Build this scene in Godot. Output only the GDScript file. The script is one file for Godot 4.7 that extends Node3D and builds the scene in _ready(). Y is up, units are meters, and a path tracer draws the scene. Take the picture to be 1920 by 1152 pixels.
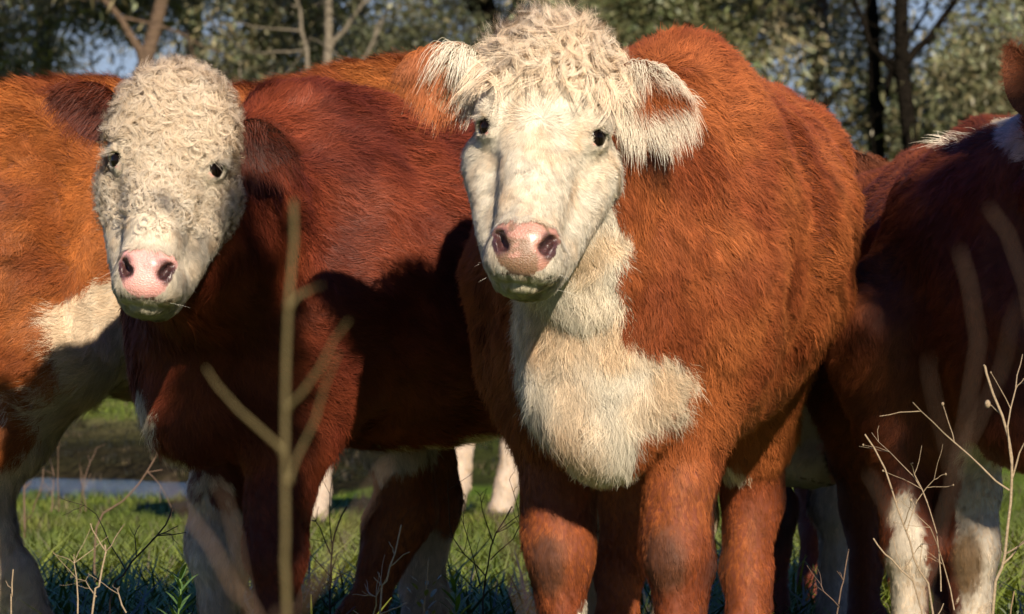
extends Node3D
# A group of shaggy red-and-white cattle in low winter sun, photographed with a long lens.

const FOCAL := 9474.0            # focal length in photograph pixels, used to turn measured angles into metres
const EYE := Vector3(0, 0.85, 0)

var taken := {}
var fur_meshes := {}
var mats := {}


func px(u: float, v: float, d: float) -> Vector3:
	return Vector3((u - 960.0) / FOCAL * d, 0.85 - (v - 542.0) / FOCAL * d, -d)


func numbered(called: String) -> String:
	var n: int = taken.get(called, -1) + 1
	taken[called] = n
	return called if n == 0 else "%s_%03d" % [called, n]


func tag(o: Node3D, label: String, category: String, group := "", kind := "") -> Node3D:
	if label: o.set_meta("label", label)
	if category: o.set_meta("category", category)
	if group: o.set_meta("group", group)
	if kind: o.set_meta("kind", kind)
	return o


func base(called: String, where: Vector3, turn := 0.0) -> Node3D:
	var o := Node3D.new()
	o.name = numbered(called)
	add_child(o)
	o.position = where
	o.rotation.y = turn
	return o


func put(called: String, mesh: Mesh, m: Material, parent: Node3D) -> MeshInstance3D:
	var o := MeshInstance3D.new()
	o.name = called if parent != self else numbered(called)
	o.mesh = mesh
	if m: o.material_override = m
	parent.add_child(o, true)
	return o


func arrays_mesh(v: PackedVector3Array, n: PackedVector3Array, i: PackedInt32Array, c := PackedColorArray()) -> ArrayMesh:
	var a := []
	a.resize(Mesh.ARRAY_MAX)
	a[Mesh.ARRAY_VERTEX] = v
	a[Mesh.ARRAY_NORMAL] = n
	a[Mesh.ARRAY_INDEX] = i
	if c.size(): a[Mesh.ARRAY_COLOR] = c
	var m := ArrayMesh.new()
	m.add_surface_from_arrays(Mesh.PRIMITIVE_TRIANGLES, a)
	return m


func copies(called: String, mesh: Mesh, m: Material, where: Array, cols: PackedColorArray, parent: Node3D) -> MultiMeshInstance3D:
	var mm := MultiMesh.new()
	mm.transform_format = MultiMesh.TRANSFORM_3D
	mm.use_colors = true
	mm.mesh = mesh
	mm.instance_count = where.size()
	for k in where.size():
		mm.set_instance_transform(k, where[k])
		mm.set_instance_color(k, cols[k])
	var o := MultiMeshInstance3D.new()
	o.name = called if parent != self else numbered(called)
	o.multimesh = mm
	o.material_override = m
	o.set_meta("kind", "stuff")
	parent.add_child(o, true)
	return o


static func sstep(a: float, b: float, x: float) -> float:
	var t := clampf((x - a) / (b - a), 0.0, 1.0)
	return t * t * (3.0 - 2.0 * t)


# ------------------------------------------------------------------ a body as one smooth field, meshed with surface nets
class Field:
	var o: Vector3
	var c: float
	var nx: int
	var ny: int
	var nz: int
	var f: PackedFloat32Array

	func _init(lo: Vector3, hi: Vector3, cell: float) -> void:
		o = lo
		c = cell
		nx = int((hi.x - lo.x) / cell) + 2
		ny = int((hi.y - lo.y) / cell) + 2
		nz = int((hi.z - lo.z) / cell) + 2
		f.resize(nx * ny * nz)
		f.fill(0.2)

	func span(lo: Vector3, hi: Vector3) -> Array:
		return [maxi(0, int((lo.x - o.x) / c)), mini(nx - 1, int((hi.x - o.x) / c) + 1), maxi(0, int((lo.y - o.y) / c)), mini(ny - 1, int((hi.y - o.y) / c) + 1), maxi(0, int((lo.z - o.z) / c)), mini(nz - 1, int((hi.z - o.z) / c) + 1)]

	func mixin(at: int, d: float, k: float) -> void:
		var e := f[at]
		var h := maxf(k - absf(e - d), 0.0) / k
		f[at] = minf(e, d) - h * h * k * 0.25

	# a tapered capsule; wide stretches it along the axis ax
	func cone(a: Vector3, b: Vector3, ra: float, rb: float, k: float, ax := Vector3.RIGHT, wide := 1.0) -> void:
		var r := maxf(ra, rb) * maxf(1.0, wide) + k + 2.0 * c
		var s := span(a.min(b) - Vector3(r, r, r), a.max(b) + Vector3(r, r, r))
		var ab := b - a
		var inv := 1.0 / maxf(ab.length_squared(), 1e-9)
		var sq := 1.0 / wide - 1.0
		for iz in range(s[4], s[5] + 1):
			for iy in range(s[2], s[3] + 1):
				var row := (iz * ny + iy) * nx
				for ix in range(s[0], s[1] + 1):
					var p := o + Vector3(ix, iy, iz) * c - a
					var t := clampf(p.dot(ab) * inv, 0.0, 1.0)
					var q := p - ab * t
					if wide != 1.0: q += ax * (q.dot(ax) * sq)
					mixin(row + ix, q.length() - (ra + (rb - ra) * t), k)

	func ball(m: Vector3, r: Vector3, k: float, turn := Basis.IDENTITY, cut := false) -> void:
		var big := maxf(r.x, maxf(r.y, r.z)) + k + 2.0 * c
		var s := span(m - Vector3(big, big, big), m + Vector3(big, big, big))
		var inv := turn.transposed()
		var small := minf(r.x, minf(r.y, r.z))
		for iz in range(s[4], s[5] + 1):
			for iy in range(s[2], s[3] + 1):
				var row := (iz * ny + iy) * nx
				for ix in range(s[0], s[1] + 1):
					var p := inv * (o + Vector3(ix, iy, iz) * c - m)
					var q := p / r
					var l := q.length()
					var g := (q / r).length()
					var d := l * (l - 1.0) / g if g > 1e-6 else -small
					if cut:
						var e := f[row + ix]
						var h := maxf(k - absf(e + d), 0.0) / k
						f[row + ix] = maxf(e, -d) + h * h * k * 0.25
					else:
						mixin(row + ix, d, k)

	# a trunk along x: stations of [x, middle y, half height, half width], sheared sideways with height
	func loft(st: Array, shear: float, k: float) -> void:
		var x0: float = st[0][0]
		var x1: float = st[-1][0]
		var s := span(Vector3(x0 - 0.08, 0.3, -0.6), Vector3(x1 + 0.08, 1.6, 0.6))
		for ix in range(s[0], s[1] + 1):
			var x := o.x + ix * c
			var xc := clampf(x, x0, x1)
			var j := 0
			while j < st.size() - 2 and xc > st[j + 1][0]: j += 1
			var a: Array = st[maxi(j - 1, 0)]
			var b: Array = st[j]
			var e: Array = st[j + 1]
			var g: Array = st[mini(j + 2, st.size() - 1)]
			var t: float = (xc - b[0]) / (e[0] - b[0])
			var yc := cubic_interpolate(b[1], e[1], a[1], g[1], t)
			var hh := maxf(cubic_interpolate(b[2], e[2], a[2], g[2], t), 0.02)
			var hw := maxf(cubic_interpolate(b[3], e[3], a[3], g[3], t), 0.02)
			var m := minf(hh, hw)
			var over := absf(x - xc)
			for iz in range(s[4], s[5] + 1):
				for iy in range(s[2], s[3] + 1):
					var y := o.y + iy * c
					var z := o.z + iz * c + shear * (y - 0.85)
					var dy := absf(y - yc) / hh
					var dz: float = absf(z) / (hw * (1.0 - 0.22 * smoothstep(0.1, 1.0, (y - yc) / hh)))
					var q := pow(pow(dy, 2.25) + pow(dz, 2.25), 0.4444)
					var d := (q - 1.0) * m
					if over > 0.0: d = sqrt(maxf(d, 0.0) * maxf(d, 0.0) + over * over)
					mixin((iz * ny + iy) * nx + ix, d, k)

	func surface() -> Array:
		var ids := PackedInt32Array()
		ids.resize(nx * ny * nz)
		ids.fill(-1)
		var verts := PackedVector3Array()
		var norms := PackedVector3Array()
		var cells := PackedInt32Array()
		var sx := nx
		var sz := nx * ny
		for iz in nz - 1:
			for iy in ny - 1:
				var row := (iz * ny + iy) * nx
				for ix in nx - 1:
					var a := row + ix
					var f0 := f[a]
					if absf(f0) > 4.0 * c: continue
					var f1 := f[a + 1]
					var f2 := f[a + sx]
					var f3 := f[a + sx + 1]
					var f4 := f[a + sz]
					var f5 := f[a + sz + 1]
					var f6 := f[a + sz + sx]
					var f7 := f[a + sz + sx + 1]
					var inside := int(f0 < 0.0) + int(f1 < 0.0) + int(f2 < 0.0) + int(f3 < 0.0) + int(f4 < 0.0) + int(f5 < 0.0) + int(f6 < 0.0) + int(f7 < 0.0)
					if inside == 0 or inside == 8: continue
					var p := Vector3.ZERO
					var n := 0
					if (f0 < 0.0) != (f1 < 0.0): p += Vector3(f0 / (f0 - f1), 0, 0); n += 1
					if (f2 < 0.0) != (f3 < 0.0): p += Vector3(f2 / (f2 - f3), 1, 0); n += 1
					if (f4 < 0.0) != (f5 < 0.0): p += Vector3(f4 / (f4 - f5), 0, 1); n += 1
					if (f6 < 0.0) != (f7 < 0.0): p += Vector3(f6 / (f6 - f7), 1, 1); n += 1
					if (f0 < 0.0) != (f2 < 0.0): p += Vector3(0, f0 / (f0 - f2), 0); n += 1
					if (f1 < 0.0) != (f3 < 0.0): p += Vector3(1, f1 / (f1 - f3), 0); n += 1
					if (f4 < 0.0) != (f6 < 0.0): p += Vector3(0, f4 / (f4 - f6), 1); n += 1
					if (f5 < 0.0) != (f7 < 0.0): p += Vector3(1, f5 / (f5 - f7), 1); n += 1
					if (f0 < 0.0) != (f4 < 0.0): p += Vector3(0, 0, f0 / (f0 - f4)); n += 1
					if (f1 < 0.0) != (f5 < 0.0): p += Vector3(1, 0, f1 / (f1 - f5)); n += 1
					if (f2 < 0.0) != (f6 < 0.0): p += Vector3(0, 1, f2 / (f2 - f6)); n += 1
					if (f3 < 0.0) != (f7 < 0.0): p += Vector3(1, 1, f3 / (f3 - f7)); n += 1
					ids[a] = verts.size()
					verts.append(o + (Vector3(ix, iy, iz) + p / n) * c)
					norms.append(Vector3(f1 - f0 + f3 - f2 + f5 - f4 + f7 - f6, f2 - f0 + f3 - f1 + f6 - f4 + f7 - f5, f4 - f0 + f5 - f1 + f6 - f2 + f7 - f3).normalized())
					cells.append(a)
		var idx := PackedInt32Array()
		for a in cells:
			var s0 := f[a] < 0.0
			if s0 != (f[a + 1] < 0.0): quad(idx, ids[a - sx - sz], ids[a - sz], ids[a], ids[a - sx], not s0)
			if s0 != (f[a + sx] < 0.0): quad(idx, ids[a - 1 - sz], ids[a - sz], ids[a], ids[a - 1], s0)
			if s0 != (f[a + sz] < 0.0): quad(idx, ids[a - 1 - sx], ids[a - sx], ids[a], ids[a - 1], not s0)
		return [verts, norms, idx]

	func quad(idx: PackedInt32Array, a: int, b: int, d: int, e: int, flip: bool) -> void:
		if a < 0 or b < 0 or d < 0 or e < 0: return
		if flip:
			idx.append_array([a, b, d, a, d, e])
		else:
			idx.append_array([a, d, b, a, e, d])


# ------------------------------------------------------------------ hair
# A lock of hairs as narrow ribbons. Local axes: x the way the hair lies, y out of the skin; one unit is the hair's length.
func tuft(rng_seed: int, hairs: int, width: float, spread: float, wave: float, bend: float) -> ArrayMesh:
	var rng := RandomNumberGenerator.new()
	rng.seed = rng_seed
	var v := PackedVector3Array()
	var n := PackedVector3Array()
	var idx := PackedInt32Array()
	var c := PackedColorArray()
	var segs := 4
	for h in hairs:
		var r := spread * sqrt(rng.randf())
		var an := rng.randf() * TAU
		var p := Vector3(r * cos(an), -0.06, r * sin(an))
		var dir := Vector3(0.75, rng.randf_range(0.35, 0.75), rng.randf_range(-0.22, 0.22) - p.z * 0.5).normalized()
		var long := rng.randf_range(0.65, 1.1)
		var ph := rng.randf_range(-0.5, 0.5)
		var am := wave * rng.randf_range(0.6, 1.3)
		var bd := bend * rng.randf_range(0.6, 1.4)
		var tone := rng.randf_range(0.8, 1.15)
		var twist := rng.randf_range(-0.9, 0.9)
		var at := v.size()
		for s in segs + 1:
			var t := float(s) / segs
			var q := p + dir * (long * t) + Vector3(0, -bd * t * t * 0.5, am * sin(t * 5.0 + ph) * t)
			var tan_ := (dir + Vector3(0, -bd * t, am * cos(t * 5.0 + ph))).normalized()
			var up := (Vector3.UP - tan_ * tan_.y).normalized()
			var side := tan_.cross(up).rotated(tan_, twist)
			var w := width * (1.0 - 0.85 * t * t) * 0.5
			var nn := (up * 0.7 + Vector3.UP * 0.35 + side * 0.25 * twist).normalized()
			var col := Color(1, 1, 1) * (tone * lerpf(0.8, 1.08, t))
			v.append(q - side * w); v.append(q + side * w)
			n.append(nn); n.append(nn)
			c.append(col); c.append(col)
			if s > 0:
				var b := at + s * 2
				idx.append_array([b - 2, b, b - 1, b - 1, b, b + 1])
	return arrays_mesh(v, n, idx, c)


class Strands:
	var v := PackedVector3Array()
	var n := PackedVector3Array()
	var idx := PackedInt32Array()
	var c := PackedColorArray()

	# one hair: root, direction, length, width, colour; face is the way the ribbon looks; fall bends it; a helix of radius curl turns it
	func hair(p: Vector3, d: Vector3, long: float, w: float, col: Color, face: Vector3, fall: Vector3, segs := 6, curl := 0.0, turns := 0.0, phase := 0.0, grow := 0.0) -> void:
		var at := v.size()
		var side0 := d.cross(face).normalized()
		var n0 := side0.cross(d).normalized()
		var last := p
		var pts := PackedVector3Array()
		for s in segs + 1:
			var t := float(s) / segs
			var q := p + d * (long * t) + fall * (t * t * long)
			if curl != 0.0:
				var an := phase + turns * TAU * t
				var r := curl * (1.0 if grow == 0.0 else minf(1.0, t / grow))
				q += side0 * (r * (cos(an) - cos(phase) * (1.0 - t))) + n0 * (r * (sin(an) - sin(phase) * (1.0 - t)))
			pts.append(q)
		for s in segs + 1:
			var t := float(s) / segs
			var tan_ := (pts[mini(s + 1, segs)] - pts[maxi(s - 1, 0)]).normalized()
			var side := tan_.cross(face).normalized()
			var nn := (side.cross(tan_) * 0.7 + face * 0.5).normalized()
			var ww := w * (1.0 - 0.8 * t * t) * 0.5
			v.append(pts[s] - side * ww); v.append(pts[s] + side * ww)
			n.append(nn); n.append(nn)
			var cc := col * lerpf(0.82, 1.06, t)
			c.append(cc); c.append(cc)
			if s > 0:
				var b := at + s * 2
				idx.append_array([b - 2, b, b - 1, b - 1, b, b + 1])


static func tint(a: Color, k: float) -> Color:
	return Color(a.r * k, a.g * k, a.b * k)


func fur_material(called: String, rough: float) -> StandardMaterial3D:
	var m := StandardMaterial3D.new()
	m.resource_name = called
	m.vertex_color_use_as_albedo = true
	m.roughness = rough
	m.metallic_specular = 0.35
	m.backlight_enabled = true
	m.backlight = Color(0.3, 0.3, 0.3)
	return m


# ------------------------------------------------------------------ cattle
# Local axes of a cow: x forward, y up, z to its right. Axes of a head: z the way it looks, y up, x to the cow's left.
func trunk_stations(g: Dictionary) -> Array:
	var bw: float = g.get("belly_width", 0.30)
	var low: float = g.get("belly", 0.53)
	var top: float = g.get("top", 1.29)
	var wth: float = g.get("withers", 0.03)
	var out := []
	for s in [[-0.80, 0.96, 0.05, 0.05], [-0.74, 1.17, 0.32, 0.35], [-0.62, 1.22, 0.20, 0.60], [-0.45, 1.245, 0.14, 0.74], [-0.2, 1.25, 0.04, 0.97], [0.08, 1.25, 0.0, 1.0], [0.3, 1.27, 0.02, 0.92], [0.46, 1.27, 0.03, 0.80], [0.62, 1.20, 0.05, 0.66], [0.74, 1.08, 0.1, 0.48], [0.81, 0.88, 0.2, 0.2]]:
		var t: float = s[1] - 1.27 + top
		if s[0] > 0.2 and s[0] < 0.6: t += wth
		var b: float = low + s[2]
		var narrow: float = lerpf(1.0, g.get("front_narrow", 1.0), sstep(0.1, 0.5, s[0]))
		if s[0] == -0.80 or s[0] == 0.81:
			out.append([s[0], s[1], 0.06, 0.06])
		else:
			out.append([s[0], (t + b) * 0.5, (t - b) * 0.5, bw * s[3] * narrow])
	return out


func build_field(g: Dictionary) -> Array:
	var cell: float = g.get("cell", 0.018)
	var fld := Field.new(Vector3(-1.0, -0.06, -0.62), Vector3(1.25, 1.62, 0.62), cell)
	fld.loft(trunk_stations(g), g.get("shear", 0.0), 0.05)
	var hm: Transform3D = g.head
	var nb: Vector3 = hm * Vector3(0, 0.03, -0.10)
	var ns := Vector3(0.55, 1.0, 0)
	if g.has("neck"): ns = g.neck
	var mid := ns.lerp(nb, 0.55) + Vector3(0, -0.02, 0)
	fld.cone(ns, mid, 0.20, 0.155, 0.10)
	fld.cone(mid, nb, 0.15, 0.115, 0.08)
	fld.cone(ns + Vector3(0.05, -0.2, 0), hm * Vector3(0, -0.09, -0.08), 0.13, 0.085, 0.10)   # throat and dewlap
	fld.ball(Vector3(0.70, 0.66 + g.get("belly", 0.53) - 0.53, 0) + g.get("brisket", Vector3.ZERO), Vector3(0.11, 0.15, 0.085), 0.11)
	for s in [-1.0, 1.0]:
		fld.ball(Vector3(-0.47, 1.11, s * 0.14 - g.get("shear", 0.0) * 0.3), Vector3(0.07, 0.07, 0.06), 0.08)
		fld.ball(Vector3(0.42, 0.92, s * (g.get("belly_width", 0.3) * 0.86 - 0.09)), Vector3(0.12, 0.26, 0.09), 0.08)
	var n := 0
	for l in g.legs:   # each: list of [point, radius], from the body to the hoof
		for j in l.size() - 1:
			var kk := 0.09 if j == 0 else 0.035
			fld.cone(l[j][0], l[j + 1][0], l[j][1], l[j + 1][1], kk, Vector3(1, 0, 0), 1.18)
		n += 1
	fld.cone(Vector3(-0.78, 1.16, 0), Vector3(-0.86, 0.75, 0), 0.035, 0.022, 0.05)
	fld.cone(Vector3(-0.86, 0.75, 0), Vector3(-0.86, 0.45, 0), 0.025, 0.05, 0.03)
	return fld.surface()


func build_head(g: Dictionary) -> Array:
	var cell: float = g.get("head_cell", 0.011)
	var fld := Field.new(Vector3(-0.19, -0.35, -0.24), Vector3(0.19, 0.22, 0.24), cell)
	var nw: float = g.get("nose_wide", 1.0)
	fld.ball(Vector3(0, 0.06, -0.07), Vector3(0.117, 0.125, 0.11), 0.04)
	fld.ball(Vector3(0, 0.035, -0.01), Vector3(0.115, 0.125, 0.062), 0.04)
	fld.cone(Vector3(0, -0.01, 0.004), Vector3(0, -0.185, 0.112), 0.066, 0.050, 0.035, Vector3.RIGHT, 1.12)
	for s in [-1.0, 1.0]:
		fld.ball(Vector3(s * 0.093, 0.023, 0.002), Vector3(0.032, 0.024, 0.042), 0.022)
		fld.cone(Vector3(s * 0.085, -0.05, -0.06), Vector3(s * 0.044, -0.20, 0.05), 0.058, 0.037, 0.035)
		fld.cone(Vector3(s * 0.07, -0.09, -0.09), Vector3(s * 0.03, -0.25, 0.05), 0.05, 0.035, 0.05)
		fld.ball(Vector3(s * 0.045 * nw, -0.230, 0.112), Vector3(0.032 * nw, 0.032, 0.042), 0.03)
	fld.ball(Vector3(0, -0.222, 0.118), Vector3(0.064 * nw, 0.046, 0.056), 0.025)
	fld.ball(Vector3(0, -0.198, 0.140), Vector3(0.060 * nw, 0.040, 0.036), 0.022)
	fld.ball(Vector3(0, -0.232, 0.146), Vector3(0.044 * nw, 0.026, 0.030), 0.022)
	fld.cone(Vector3(0, -0.15, -0.05), Vector3(0, -0.250, 0.070), 0.05, 0.030, 0.04)
	fld.ball(Vector3(0, -0.270, 0.098), Vector3(0.042 * nw, 0.014, 0.036), 0.003)
	for s in [-1.0, 1.0]:
		# the lids swell round the eyeball, with an almond opening
		var out := Vector3(s * 0.74, 0.0, 0.67).normalized()
		var b := Basis(Vector3(0, 1, 0).cross(out), Vector3(0, 1, 0), out).rotated(out, s * -0.25)
		fld.ball(Vector3(s * 0.092, 0.0, 0.012), Vector3(0.0280, 0.0265, 0.0275), 0.022)
		fld.ball(Vector3(s * 0.092, 0.0, 0.014) + out * 0.024, Vector3(0.0210, 0.0128, 0.020), 0.004, b, true)
		# nostrils: commas that turn up and outwards
		var nbs := Basis(Vector3(0, 0, 1), s * -0.55)
		fld.ball(Vector3(s * 0.045 * nw, -0.199, 0.178), Vector3(0.0082, 0.021, 0.036), 0.006, nbs, true)
		fld.ball(Vector3(s * 0.040 * nw, -0.209, 0.180), Vector3(0.011, 0.010, 0.030), 0.006, Basis.IDENTITY, true)
		fld.ball(Vector3(s * 0.060 * nw, -0.190, 0.165), Vector3(0.013, 0.0055, 0.022), 0.005, Basis(Vector3(0, 0, 1), s * 0.5), true)
	return fld.surface()


func noise_of(sd: int, freq: float, oct := 2) -> FastNoiseLite:
	var n := FastNoiseLite.new()
	n.noise_type = FastNoiseLite.TYPE_SIMPLEX_SMOOTH
	n.seed = sd
	n.frequency = freq
	n.fractal_octaves = oct
	return n


func grow_cow(g: Dictionary) -> Dictionary:
	var rng := RandomNumberGenerator.new()
	rng.seed = g.seed
	var na := noise_of(g.seed, 5.0)
	var nb := noise_of(g.seed + 7, 16.0)
	var nc := noise_of(g.seed + 11, 45.0, 1)
	var nd := noise_of(g.seed + 17, g.get("whirl", 11.0), 2)
	var body := build_field(g)
	var head := build_head(g)
	var hm: Transform3D = g.head
	var spots: Array = g.spots
	var darks: Array = g.get("darks", [])
	var red: Color = g.red
	var white: Color = g.white
	var cam: Vector3 = g.cam
	var out := {"lay": [[], [], [], [], []], "tone": [PackedColorArray(), PackedColorArray(), PackedColorArray(), PackedColorArray(), PackedColorArray()], "short": [[], []], "short_tone": [PackedColorArray(), PackedColorArray()], "g": g}
	# --- the colour of a point of the coat
	var white_at := func(p: Vector3) -> float:
		var w := -1.0
		for s in spots:
			w = maxf(w, 1.0 - ((p - s[0]) / s[1]).length())
		return w * 2.2 + na.get_noise_3dv(p) * 0.35 + nb.get_noise_3dv(p) * 0.32 + nc.get_noise_3dv(p) * 0.12
	var dark_at := func(p: Vector3) -> float:
		var w := 0.0
		for s in darks:
			w = maxf(w, 1.0 - ((p - s[0]) / s[1]).length())
		return clampf(w * 3.0 + nb.get_noise_3dv(p) * 0.4 * minf(1.0, w * 5.0), 0.0, 1.0)
	var bv: PackedVector3Array = body[0]
	var bn: PackedVector3Array = body[1]
	var bi: PackedInt32Array = body[2]
	# tufts lift and sink the skin a little so that the coat is not a smooth shell
	for k in bv.size():
		var p := bv[k]
		if p.y > 0.2:
			bv[k] = p + bn[k] * (nb.get_noise_3d(p.x * 0.6, p.y * 0.35, p.z * 0.6) * 0.012 * g.get("lumpy", 1.0) + na.get_noise_3dv(p * 0.8) * 0.014)
			if p.y > 0.55:
				var q := (p.x - 0.20 - 0.22 * (p.y - 0.9)) / 0.05
				var q2 := (p.x + 0.30 + 0.15 * (p.y - 0.9)) / 0.07
				bv[k] -= bn[k] * ((0.024 * exp(-q * q) + 0.020 * exp(-q2 * q2)) * sstep(0.5, 0.9, absf(bn[k].z)))
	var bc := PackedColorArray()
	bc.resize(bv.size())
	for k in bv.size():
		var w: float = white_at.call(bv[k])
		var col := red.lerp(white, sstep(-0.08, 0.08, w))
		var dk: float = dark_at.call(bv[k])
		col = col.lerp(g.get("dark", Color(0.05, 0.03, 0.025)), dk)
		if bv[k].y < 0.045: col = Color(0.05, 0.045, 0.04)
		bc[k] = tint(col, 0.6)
	# --- the coat of the body
	var dens: float = g.density
	var acc := 0.0
	var long0: float = g.get("long", 0.034)
	var thin_: float = g.get("away", 0.25)
	for t in range(0, bi.size(), 3):
		var a := bv[bi[t]]
		var b := bv[bi[t + 1]]
		var c := bv[bi[t + 2]]
		var area := (b - a).cross(c - a).length() * 0.5
		var nn := (bn[bi[t]] + bn[bi[t + 1]] + bn[bi[t + 2]]).normalized()
		var see := nn.dot((cam - a).normalized())
		acc += area * dens * (1.0 if see > -0.25 else thin_)
		while acc > 0.0:
			acc -= rng.randf() * 2.0
			var r1 := sqrt(rng.randf())
			var r2 := rng.randf()
			var p := a * (1.0 - r1) + b * (r1 * (1.0 - r2)) + c * (r1 * r2)
			if p.y < 0.05: continue
			var w: float = white_at.call(p)
			var is_white := w > rng.randf_range(-0.05, 0.05)
			var leg := sstep(0.62, 0.46, p.y)
			var front := sstep(0.35, 0.8, nn.x) * sstep(0.45, 0.6, p.x)
			var dir := Vector3(-1.0, -0.55, 0).lerp(Vector3(-0.12, -1.0, 0), maxf(leg, front))
			if nn.y > 0.75: dir = Vector3(-1, -0.1, 0)
			if p.x > 0.55 and p.y > 0.9: dir = Vector3(-0.55, -0.9, 0)
			var d0 := dir.normalized()
			var streak := nc.get_noise_3dv((p - d0 * (d0.dot(p) * 0.82)) * 1.25)
			var curly: float = g.get("curly", 0.5) * (1.0 - 0.6 * leg)
			dir += Vector3(nd.get_noise_3dv(p), nd.get_noise_3dv(p + Vector3(3, 5, 9)), nd.get_noise_3dv(p + Vector3(11, 2, 4))) * (2.2 * curly)
			dir = (dir - nn * dir.dot(nn)).normalized()
			dir = dir.rotated(nn, rng.randf_range(-0.28, 0.28))
			var lg := long0 * lerpf(1.0, 0.42, leg)
			if is_white and p.y < 0.85: lg = maxf(lg, long0 * lerpf(g.get("white_long", 1.25), 0.5, leg))
			if nn.y < -0.3 and p.y > 0.4: lg *= 1.3
			if nn.y > 0.8 and p.y > 1.0: lg *= 1.15
			lg *= rng.randf_range(0.75, 1.25)
			var lift := 0.85 + 0.35 * nb.get_noise_3dv(p * 1.4) + 0.25 * streak + rng.randf_range(-0.15, 0.2)
			if nn.y > 0.7: lift += 0.25
			if is_white and leg < 0.5: lift *= 0.6
			var col := white if is_white else red
			if is_white:
				col = col.lerp(g.get("cream", Color(0.68, 0.5, 0.33)), clampf(0.45 + na.get_noise_3dv(p * 1.3) * 1.2, 0.0, 1.0))
			else:
				col = col.lerp(g.red_two, clampf(0.42 + na.get_noise_3dv(p + Vector3(4, 4, 4)) * 1.3, 0.0, 1.0))
			var dk: float = dark_at.call(p)
			col = col.lerp(g.get("dark", Color(0.05, 0.03, 0.025)), dk)
			col = tint(col, rng.randf_range(0.75, 1.2) * (1.0 + 0.22 * nc.get_noise_3dv(p) + 0.28 * streak))
			var k := rng.randi() % 3 if lg < 0.046 else 3 + rng.randi() % 2
			out.lay[k].append(Transform3D(Basis(dir * lg, nn * (lg * lift), dir.cross(nn) * lg * (1.0 if rng.randf() < 0.5 else -1.0)), p))
			out.tone[k].append(col)
	# --- the head: skin colours, then its short coat
	var hv: PackedVector3Array = head[0]
	var hn: PackedVector3Array = head[1]
	var hi: PackedInt32Array = head[2]
	var nw: float = g.get("nose_wide", 1.0)
	var bare := func(p: Vector3) -> float:   # above nought on the hairless pad of the nose
		var q := (p - Vector3(0, -0.208, 0.165)) / Vector3((0.064 + (p.y + 0.204) * 0.30) * nw, 0.047, 0.05)
		return 1.0 - pow(absf(q.x), 2.6) - pow(absf(q.y), 2.6) - (0.0 if q.z > -0.9 else 1.0) + nb.get_noise_3dv(p * 3.0) * 0.12
	var hc := PackedColorArray()
	hc.resize(hv.size())
	var pad := PackedFloat32Array()
	pad.resize(hv.size())
	var pink: Color = g.get("nose", Color(0.6, 0.3, 0.25))
	var spot_c: Color = g.get("nose_spot", pink)
	for k in hv.size():
		var p := hv[k]
		pad[k] = bare.call(p)
		# folds and bumps of the face
		hv[k] = p + hn[k] * (nb.get_noise_3dv(p * 2.6) * 0.0035 + nc.get_noise_3d(p.x * 1.6, p.y * 0.9, p.z * 1.6) * 0.0016 * (0.3 if pad[k] > 0.0 else 1.0))
		var col := tint(white, 0.75)
		if g.has("red_head") and g.red_head: col = tint(red, 0.6)
		for s in [-1.0, 1.0]:
			var de := (p - Vector3(s * 0.110, -0.002, 0.030)).length()
			col = col.lerp(Color(0.045, 0.028, 0.022), sstep(0.0290, 0.0268, (p - Vector3(s * 0.092, 0.0, 0.013)).length()) * sstep(0.021, 0.016, (p - Vector3(s * 0.108, 0.0, 0.029)).length()))
			col = col.lerp(Color(0.6, 0.27, 0.22), 0.85 * sstep(0.012, 0.005, (p - Vector3(s * 0.098, -0.014, 0.042)).length()))
		if p.y < -0.262 and p.z > 0.05: col = col.lerp(g.get("chin", Color(0.2, 0.2, 0.1)), sstep(-0.262, -0.274, p.y) * 0.45)
		if absf(p.y + 0.2565) < 0.003 and p.z > 0.1: col = Color(0.13, 0.075, 0.05)
		if pad[k] > 0.0:
			col = pink.lerp(spot_c, sstep(-0.05, 0.15, na.get_noise_3dv(p * 4.0) + nb.get_noise_3dv(p * 2.5) * 0.6 - 0.1 + g.get("mottle", 0.0) * sstep(-0.178, -0.215, p.y)))
			for s in [-1.0, 1.0]:
				col = col.lerp(Color(0.07, 0.03, 0.028), sstep(0.180, 0.164, p.z) * sstep(0.030, 0.018, (p - Vector3(s * 0.044 * nw, -0.205, p.z)).length()))
		hc[k] = col
	var nose_i := PackedInt32Array()
	var skin_i := PackedInt32Array()
	for t in range(0, hi.size(), 3):
		var m := pad[hi[t]] > 0.0 and pad[hi[t + 1]] > 0.0 and pad[hi[t + 2]] > 0.0
		for k in 3: (nose_i if m else skin_i).append(hi[t + k])
	var hd: float = g.get("head_density", 60000.0)
	var hl: float = g.get("head_long", 0.014)
	var curl_y: float = g.get("curl_from", 9.0)
	var whorl := Vector3(0, 0.0, 0.06)
	acc = 0.0
	var hcam: Vector3 = hm.affine_inverse() * cam
	out.curls = []
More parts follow.
